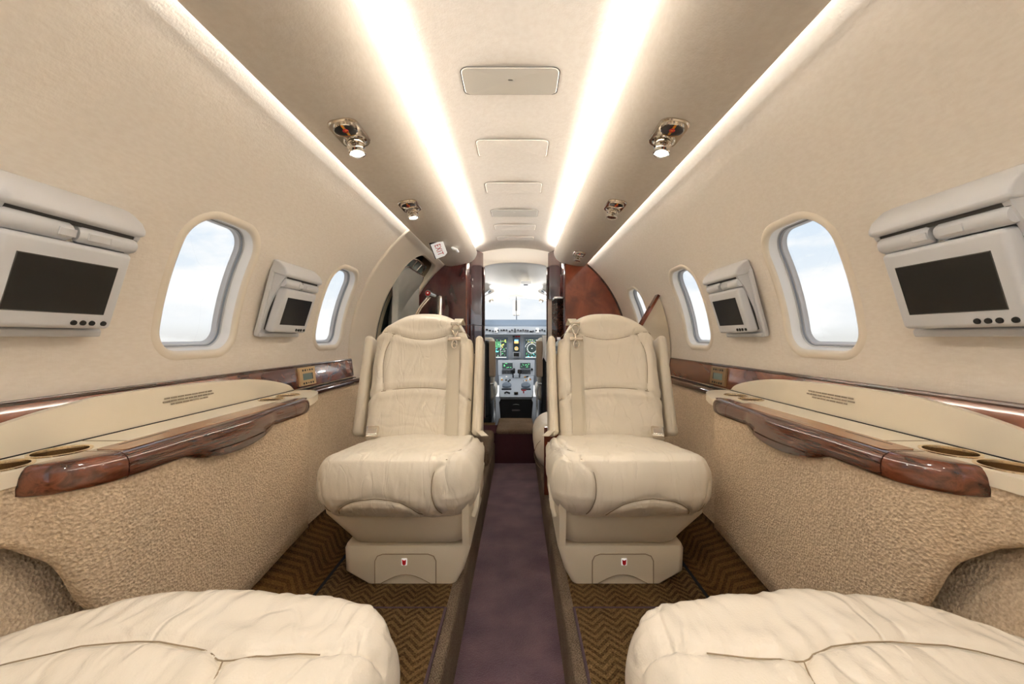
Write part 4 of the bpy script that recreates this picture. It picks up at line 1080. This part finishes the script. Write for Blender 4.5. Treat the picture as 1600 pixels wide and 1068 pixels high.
# ------------------------------------------------------------------ reading light and air vent fixtures
def vz(x):  # underside of the valance
    x = abs(x); P = [(.315, .602), (.345, .579), (.385, .563), (.43, .552), (.49, .5435), (.535, .547)]
    for (a, b), (c, d) in zip(P, P[1:]):
        if a <= x <= c: return b+(d-b)*(x-a)/(c-a)
    return .55
def make_fixture(sg, x, y, label, lit, psi=1, pw=1.3, ang=75):
    t = thing('reading_light', label, 'light', (sg*x, y, vz(x)), 'overhead reading lights with air vents')
    t['_base'] = (0, 0, 0)
    sl = atan2(vz(x+.03)-vz(x-.03), .06)
    t.rotation_euler = (0, -sg*sl, 0)
    pl = rrect(0, 0, .039, .070, .030, 7)
    n = len(pl); vs = [(a, b, .004) for a, b in pl]+[(a, b, -.003) for a, b in pl]+[(a*.93, b*.96, -.006) for a, b in pl]+[(a*.4, b*.6, -.0065) for a, b in pl]
    mb = MB().add(vs, [(q*n+i, q*n+(i+1) % n, (q+1)*n+(i+1) % n, (q+1)*n+i) for q in range(3) for i in range(n)]+[tuple(range(3*n, 4*n))]); mb.obj('base_plate', 'nickel', t, off=False, sharp=40)
    mb = MB(); mb.lathe([(.030, -.005), (.030, -.010), (.0275, -.011), (.0265, -.007)], (0, -.031, 0)); mb.obj('vent_ring', 'chrome', t, off=False)
    mb = MB(); mb.lathe([(.0265, -.0072), (.0, -.0085)], (0, -.031, 0)); mb.obj('air_vent', 'black', t, off=False)
    if lit is not None:
        mb = MB(); mb.box((-.003, -.031-.023, -.0098), (.003, -.031+.023, -.0085)); o = mb.obj('yellow_mark', 'yellow', t, off=False)
        mb = MB(); mb.tube([(.006*cos(q), -.031+.006*sin(q), -.0105) for q in lin(0, 2*pi, 16)[:-1]], .0016, 6, closed=True); mb.obj('red_ring', 'red', t, off=False)
    ax = Vector((0, -.08, -1)).normalized()
    mb = MB(); c = Vector((0, .030, -.004)); mb.lathe([(.031, -.004), (.031, .004), (.027, .006), (.024, .002)], c, (0, 0, -1)); mb.obj('lamp_socket', 'chrome', t, off=False)
    mb = MB(); mb.lathe([(.012, -.004), (.021, .002), (.023, .014), (.0235, .020), (.019, .023), (.0195, .030), (.0225, .034), (.0225, .040), (.0195, .041), (.018, .038)], c, ax); mb.obj('lamp_head', 'chrome', t, off=False)
    mb = MB(); mb.lathe([(.0175, .0385), (.0, .0385)], c, ax); mb.obj('lamp_lens', 'lamp_lens' if lit != 0 else 'steel', t, off=False)
    if lit != 0:
        d = bpy.data.lights.new('lamp_beam', 'SPOT'); d.energy = pw; d.spot_size = radians(ang); d.spot_blend = .8; d.shadow_soft_size = .018; d.color = (1, .95, .88)
        o = bpy.data.objects.new('lamp_beam', d); COL.objects.link(o); o.parent = t; o.location = c+ax*.044
        o.rotation_euler = ax.to_track_quat('-Z', 'Y').to_euler()
    return t
make_fixture(-1, .432, 1.038, 'chrome reading light with black air vent, nearest one on the left ceiling panel', 1)
make_fixture(1, .428, 1.038, 'chrome reading light with black air vent, nearest one on the right ceiling panel', 1)
make_fixture(-1, .432, 1.61, 'small chrome reading light on the left ceiling panel, before the exit sign', 2)
make_fixture(1, .428, 1.61, 'chrome reading light on the right ceiling panel, middle of its row of three', 0)
make_fixture(1, .425, 2.54, 'chrome reading light at the far end of the right ceiling panel, above the burl cabinet', 0)

for y_, w_ in ((.40, 'first fixture aft of the nearest one'), (-.22, 'aftmost fixture, behind the near seats')):  # unseen fixtures added behind the camera, wide beams fill the cabin
    for sg in (-1, 1):
        make_fixture(sg, .43, y_, 'added unseen reading light on the %s ceiling panel, %s' % ('left' if sg < 0 else 'right', w_), 1, 1, 1.6, 150)
# ------------------------------------------------------------------ EXIT sign and small switch plate on the left valance
t = thing('exit_sign', 'small white EXIT sign with red letters on the left ceiling panel', 'sign', (-.455, 2.28, .545))
t['_base'] = (0, 0, 0)
eu = Vector((.10, .72, -.50)).normalized(); ev = Vector((.86, .0, .42)); ev = (ev-eu*ev.dot(eu)).normalized(); en = eu.cross(ev)
t.matrix_world = Matrix(((eu.x, ev.x, en.x, -.446), (eu.y, ev.y, en.y, 2.26), (eu.z, ev.z, en.z, .517), (0, 0, 0, 1)))
# housing: slab between the face and the ceiling panel behind it
sg_ = -1 if en.y > 0 else 1        # side that looks aft
MB().prism([(-.055, -.034), (.055, -.034), (.055, .020), (.040, .040), (-.055, .040)], sg_*.004, -sg_*.022, 'Z').obj('sign_housing', 'sign_white', t, off=False)
MB().box((-.060, -.039, -.020), (-.055, .042, .002)).obj('sign_edge', 'gap', t, off=False)
MB().box((-.060, -.039, -.020), (.058, -.034, .002)).obj('sign_edge', 'gap', t, off=False)
text_part('exit_lettering', 'EXIT', .042, 'sign_red', t, Matrix.Translation((-.002, 0, sg_*.0045)) @ Matrix.Diagonal((.88, 1.2, 1, 1)))
t = thing('call_switch', 'small white rectangular switch plate next to the EXIT sign', 'switch', (-.375, 2.42, .556)); t['_base'] = (0, 0, 0); t.rotation_euler = (0, .42, 0)
MB().rb((-.022, -.036, -.008), (.022, .036, .004), .005, 2).obj('switch_plate', 'sign_white', t, off=False)
MB().rb((-.013, -.024, -.0105), (.013, .024, -.007), .002, 1).obj('rocker', 'cockpit_white', t, off=False)

# ------------------------------------------------------------------ cockpit
t = thing('instrument_panel', 'grey-blue cockpit instrument panel with lit displays and glareshield', 'instrument panel', (0, 4.4, -.3))
mb = MB(); mb.prism([(4.43, -.30), (4.40, .0), (4.39, .12), (4.47, .12), (4.47, -.55), (4.43, -.55)], -.74, .74, 'X'); mb.obj('panel_face', 'panel_grey', t)
mb = MB(); mb.prism([(4.33, .120), (4.33, .145), (4.40, .20), (4.62, .215), (4.90, .10), (4.45, .10)], -.72, .72, 'X'); mb.obj('glareshield', 'panel_blue', t, sharp=20)
mb = MB(); mb.prism([(4.30, .035), (4.305, .118), (4.335, .125), (4.40, .12), (4.40, .03)], -.70, .70, 'X'); mb.obj('guidance_panel', 'panel_grey', t)
random.seed(11)
x0 = -.33
while x0 < .33:
    k = random.choice((0, 0, 1, 2))
    z = .078+random.uniform(-.012, .014)
    if k == 0: mb = MB().cyl((x0, 4.303, z), (x0, 4.283, z), .010, 10)
    elif k == 1: mb = MB().rb((x0-.008, 4.29, .055), (x0+.008, 4.304, .100), .002, 1)
    else: mb = MB().rb((x0-.012, 4.292, z-.008), (x0+.012, 4.304, z+.008), .002, 1)
    mb.obj('guidance_knob', 'knob' if k != 2 else 'black', t); x0 += random.uniform(.024, .036)
for xx in (-.225, .235): MB().rb((xx-.018, 4.285, .055), (xx+.018, 4.304, .108), .003, 1).obj('guidance_button', 'sign_white', t)
for xx in (-.03, 0, .03): MB().rb((xx-.013, 4.38, .004), (xx+.013, 4.402, .018), .002, 1).obj('warning_light', 'sign_red' if xx >= 0 else 'knob', t)
def screen(cx, cz, w, h, y, name, seed, kind):
    fr = MB().rb((cx-w/2-.018, y-.012, cz-h/2-.018), (cx+w/2+.018, y+.02, cz+h/2+.018), .005, 1).obj('display_frame', 'panel_blue', t)
    d = MB().box((cx-w/2, y-.0135, cz-h/2), (cx+w/2, y-.012, cz+h/2)).obj(name, 'disp', t)
    b = Vector(t['_base']); random.seed(seed); yy = y-.0145
    def sy(nm, m, boxes):
        if not boxes: return
        mb = MB()
        for (a, c, e, f) in boxes: mb.box((cx+a*w/2, yy, cz+c*h/2), (cx+e*w/2, yy+.0008, cz+f*h/2))
        mb.obj(nm, m, d, off=True)
    d['_base'] = tuple(b)
    def rnd(n, x0, x1, z0, z1, l=.1, hh=.025): 
        r = []
        for _ in range(n):
            a = random.uniform(x0, x1); c = random.uniform(z0, z1); r.append((a, c, a+random.uniform(.04, l), c+hh))
        return r
    if kind == 'engine':
        sy('green_symbols', 'sym_green', [(-.92+i*.24, .1, -.86+i*.24, .75) for i in range(4)]+rnd(26, -.95, .85, -.9, .9, .12, .04))
        sy('white_symbols', 'sym_white', rnd(16, -.95, .85, -.9, .9, .14, .035)+[(-.95, -.96, .95, -.90), (.05, -.8, .08, .9)])
        sy('cyan_symbols', 'sym_cyan', rnd(14, -.95, -.4, -.45, .0, .3, .05)); sy('amber_symbols', 'sym_yellow', rnd(14, .1, .8, .1, .9, .2, .05))
    elif kind == 'map':
        mb = MB(); 
        for r_, th in ((.052, .0022), (.078, .0018)): mb.tube([(cx+r_*cos(q), yy, cz+.0+r_*sin(q)) for q in (lin(0, 2*pi, 30)[:-1] if r_ < .06 else lin(.2, pi-.2, 24))], th, 4, closed=r_ < .06)
        for i in range(20):
            q = 2*pi*i/20; mb.tube([(cx+.058*cos(q), yy, cz+.058*sin(q)), (cx+.066*cos(q), yy, cz+.066*sin(q))], .0014, 4)
        mb.cyl((cx, yy, cz), (cx, yy-.001, cz), .006, 8)
        mb.obj('compass_rose', 'sym_white', d)
        sy('cyan_symbols', 'sym_cyan', rnd(12, -.9, .8, -.9, -.5, .2, .04)); sy('white_symbols', 'sym_white', rnd(10, -.9, .8, .8, .92, .25, .035)+[(-.95, -.96, .9, -.91)]); sy('green_symbols', 'sym_green', rnd(14, -.9, .8, -.95, .95, .12, .03)); sy('amber_symbols', 'sym_yellow', rnd(6, -.8, .8, .5, .9, .15, .04))
    elif kind == 'text':
        sy('green_symbols', 'sym_yellow', rnd(26, -.95, .75, -.9, .8, .3, .10)); sy('white_symbols', 'sym_green', rnd(20, -.95, .75, -.9, .8, .3, .10))
    elif kind == 'horizon':
        sy('sky_band', 'sym_blue', [(-.9, .1, .9, .85)]); sy('ground_band', 'sym_amber', [(-.9, -.85, .9, .08)]); sy('white_symbols', 'sym_white', [(-.25, -.02, .25, .06)])
    elif kind == 'dial':
        mb = MB(); mb.tube([(cx+w*.33*cos(q), yy, cz+w*.33*sin(q)) for q in lin(0, 2*pi, 20)[:-1]], .004, 4, closed=True); mb.obj('compass_rose', 'sym_amber', d); sy('white_symbols', 'sym_white', [(-.04, -.4, .04, .4), (-.3, -.04, .3, .04)])
    return d
screen(-.184, -.125, .148, .215, 4.40, 'engine_display', 3, 'engine')
screen(.178, -.125, .158, .215, 4.40, 'map_display', 4, 'map')
MB().rb((-.045, 4.380, -.235), (.045, 4.41, -.005), .01, 2).obj('standby_cluster', 'panel_grey', t)
screen(0, -.045, .052, .052, 4.392, 'standby_horizon', 5, 'horizon'); screen(0, -.125, .052, .052, 4.392, 'standby_compass', 6, 'dial'); 
MB().box((-.030, 4.372, -.215), (.030, 4.381, -.175)).obj('standby_keys', 'black', t)
# small overhead details
t = thing('centre_pedestal', 'grey control pedestal with throttle levers and black box front, between the cockpit seats', 'pedestal', (0, 3.9, -.8))
def slab(y0, z0, y1, z1, w0, w1, dep, name, m):
    mb = MB(); vs = [(-w0, y0, z0), (w0, y0, z0), (w1, y1, z1), (-w1, y1, z1), (-w0, y0+.02, z0-dep), (w0, y0+.02, z0-dep), (w1, y1+.03, z1-dep), (-w1, y1+.03, z1-dep)]
    mb.add(vs, [(0, 1, 2, 3), (4, 7, 6, 5), (0, 4, 5, 1), (1, 5, 6, 2), (2, 6, 7, 3), (3, 7, 4, 0)]); return mb.obj(name, m, t)
slab(4.28, -.42, 4.38, -.255, .20, .21, .08, 'upper_console', 'panel_grey')
slab(3.96, -.545, 4.29, -.425, .175, .195, .08, 'lower_console', 'panel_grey')
slab(3.72, -.575, 3.965, -.54, .155, .172, .03, 'aft_console', 'panel_grey')
MB().prism([(-.150, -.60), (.150, -.60), (.165, -.63), (.15, -.80), (-.15, -.80), (-.165, -.63)], 3.735, 4.1).obj('black_box_front', 'black', t)
MB().tube([(-.03, 3.732, -.655), (0, 3.722, -.648), (.03, 3.732, -.655)], .004, 6).obj('box_handle', 'steel', t)
MB().box((-.04, 3.731, -.715), (.04, 3.736, -.700)).obj('name_plate', 'steel', t)
_tb = t
for cx in (-.10, .10):
    d = MB().box((cx-.058, 4.315, -.345), (cx+.058, 4.325, -.285)).obj('unit_display', 'disp', t); d['_base'] = tuple(t['_base'])
    mb = MB(); random.seed(int(cx*100)+50)
    for _ in range(9):
        a = cx+random.uniform(-.054, .04); z = random.uniform(-.342, -.29); mb.box((a, 4.313, z), (a+random.uniform(.006, .016), 4.3145, z+.004))
    mb.obj('green_text', 'sym_green', d)
    mb = MB()
    for i in range(7):
        for j in range(4): mb.rb((cx-.06+i*.0175, 4.283-.0+.012*0, -.408+j*.014), (cx-.048+i*.0175, 4.315, -.399+j*.014), .001, 1)
    mb.obj('keypad', 'knob', t)
    MB().cyl((cx+.075, 4.32, -.355), (cx+.075, 4.295, -.357), .012, 10).obj('tuning_knob', 'black', t)
for cx in (-.035, .035):
    MB().tube([(cx, 4.25, -.45), (cx, 4.22, -.40), (cx, 4.21, -.375)], .008, 8).obj('throttle_lever', 'knob', t)
    MB().rb((cx-.022, 4.19, -.395), (cx+.022, 4.23, -.350), .012, 3).obj('throttle_knob', 'black', t)
for cx in (-.10, .10):
    mb = MB(); mb.lathe([(.048, 0), (.048, .02), (.03, .035), (.015, .045), (0, .046)], (cx, 4.05, -.512), (0, -.35, 1)); mb.obj('trim_dome', 'panel_blue', t)
    MB().rb((cx-.05, 3.955, -.545), (cx+.05, 3.985, -.525), .004, 1).obj('keypad_bar', 'knob', t)
random.seed(2)
for _ in range(16):
    cx = random.choice((-1, 1))*random.uniform(.06, .16); y_ = random.uniform(4.12, 4.26); z_ = -.545+(y_-3.96)/.33*.12
    MB().rb((cx-.009, y_-.008, z_), (cx+.009, y_+.008, z_+.014), .002, 1).obj('panel_switch', random.choice(('knob', 'black', 'sign_white', 'yellow')), t)
MB().cyl((0, 3.80, -.562), (0, 3.80, -.54), .022, 12).obj('rotary_knob', 'black', t)
MB().tube([(-.115, 3.80, -.552), (-.095, 3.80, -.54), (-.06, 3.80, -.552)], .01, 6).obj('trim_grip', 'black', t)
MB().tube([(.075, 3.82, -.553), (.075, 3.82, -.53), (.10, 3.82, -.525), (.055, 3.82, -.525)], .007, 6).obj('red_lever', 'red', t)
# pilot seats
for sg, lab in ((-1, 'left cockpit seat with dark frame and tan pad, seen from behind'), (1, 'right cockpit seat with dark frame and tan pad, under the white cloth')):
    t = thing('pilot_seat', lab, 'seat', (sg*.36, 3.62, -.80))
    MB().rb((sg*.235, 3.50, -.74), (sg*.56, 3.62, -.02), .04, 4).obj('seat_back_frame', 'black', t)
    MB().rb((sg*.185, 3.48, -.36), (sg*.245, 3.56, -.03), .015, 3).obj('side_pad', 'seat_tan', t)
    MB().rb((sg*.20, 3.60, -.45), (sg*.54, 3.68, .0), .04, 4).obj('sheepskin_cover', 'sheepskin', t)
    MB().rb((sg*.19, 3.62, -.60), (sg*.55, 3.98, -.44), .05, 4).obj('seat_cushion', 'sheepskin', t)
    MB().rb((sg*.23, 3.56, -.80), (sg*.50, 3.90, -.60), .02, 2).obj('seat_pedestal', 'black', t)
    MB().tube([(sg*.195, 3.52, -.79), (sg*.195, 3.52, -.48), (sg*.21, 3.53, -.44)], .010, 8).obj('side_rail', 'steel', t)
    MB().rb((sg*.20, 3.53, -.44), (sg*.26, 3.60, -.415), .01, 2).obj('arm_hinge', 'steel', t)
    MB().rb((sg*.29, 3.54, -.02), (sg*.47, 3.63, .14), .035, 4).obj('headrest', 'black', t)
# white cloth over the right cockpit seat
mb = MB(); vs = []; nu, nv = 10, 14
for j in range(nv+1):
    for i in range(nu+1):
        u, v = i/nu, j/nv; xx = .235+.075*u+.018*sin(v*3)*(.5-u); z = .02-.22*v+.02*sin(u*9)*v; yy = 3.468-.012*sin(u*16+v*2)*(.3+v)
        vs.append((xx, yy, z))
mb.add(vs, [(j*(nu+1)+i, j*(nu+1)+i+1, (j+1)*(nu+1)+i+1, (j+1)*(nu+1)+i) for j in range(nv) for i in range(nu)])
o = mb.obj('cloth', 'cloth', None); tag(o, 'white cloth hanging on the right cockpit seat back', 'cloth'); o.modifiers.new('thick', 'SOLIDIFY').thickness = .003
# sun visors and compass at the windshield, overhead items
for sg in (-1, 1):
    t = thing('sun_visor', 'grey sun visor folded against the cockpit roof at %s' % ('left' if sg < 0 else 'right'), 'visor', (sg*.31, 3.9, .4))
    MB().rb((-.09, -.10, -.006), (.09, .10, .006), .005, 1, Matrix.Translation((sg*.335, 3.92, .425)) @ Matrix.Rotation(sg*.65, 4, 'Y')).obj('visor_panel', 'seal_grey', t)
    MB().tube([(sg*.25, 3.85, .47), (sg*.28, 3.88, .455)], .008, 6).obj('visor_arm', 'steel', t)
    t = thing('map_light', 'small round map light on the cockpit roof at %s' % ('left' if sg < 0 else 'right'), 'light', (sg*.27, 4.0, .40))
    MB().lathe([(.045, .006), (.05, 0), (.03, -.012), (.026, -.010)], (sg*.27, 3.98, .405), (sg*.5, 0, 1)).obj('light_bezel', 'cockpit_white', t)
    _l = bpy.data.lights.new('roof_fill_glow', 'POINT'); _l.energy = 1.6; _l.shadow_soft_size = .03; _o = bpy.data.objects.new('roof_fill_glow', _l); COL.objects.link(_o); _o.parent = t; _o.location = (-sg*.03, -.02, -.06)  # point light added below the map light to brighten the cockpit roof
    MB().lathe([(.028, -.006), (.026, -.03), (.012, -.045), (0, -.046)], (sg*.27, 3.98, .405), (sg*.5, 0, 1)).obj('light_bulb', 'nickel', t)
t = thing('roof_speaker', 'square white speaker panel on the cockpit roof right of centre', 'speaker', (.09, 3.75, .50))
MB().rb((.045, 3.66, .512), (.145, 3.84, .540), .008, 2, ).obj('speaker_frame', 'sign_white', t)
MB().box((.075, 3.70, .508), (.115, 3.76, .5125)).obj('speaker_slot', 'knob', t)
t = thing('standby_compass', 'small white compass hanging at the centre of the windshield', 'compass', (0, 4.15, .33))
for xx in (-.02, .02): MB().rb((xx-.017, 4.10, .235), (xx+.017, 4.14, .40), .012, 3).obj('compass_body', 'cockpit_white', t)
MB().tube([(0, 4.10, .285), (0, 4.10, .43), (0, 4.14, .44)], .0045, 6).obj('compass_stem', 'knob', t)

# ------------------------------------------------------------------ aft end left open behind the camera, so sky light fills the cabin; lift everything onto z = 0
H0 = .88
for o in list(bpy.data.objects):
    if '_base' in o.keys(): del o['_base']
    if o.parent is None and o.type != 'CAMERA': o.location.z += H0
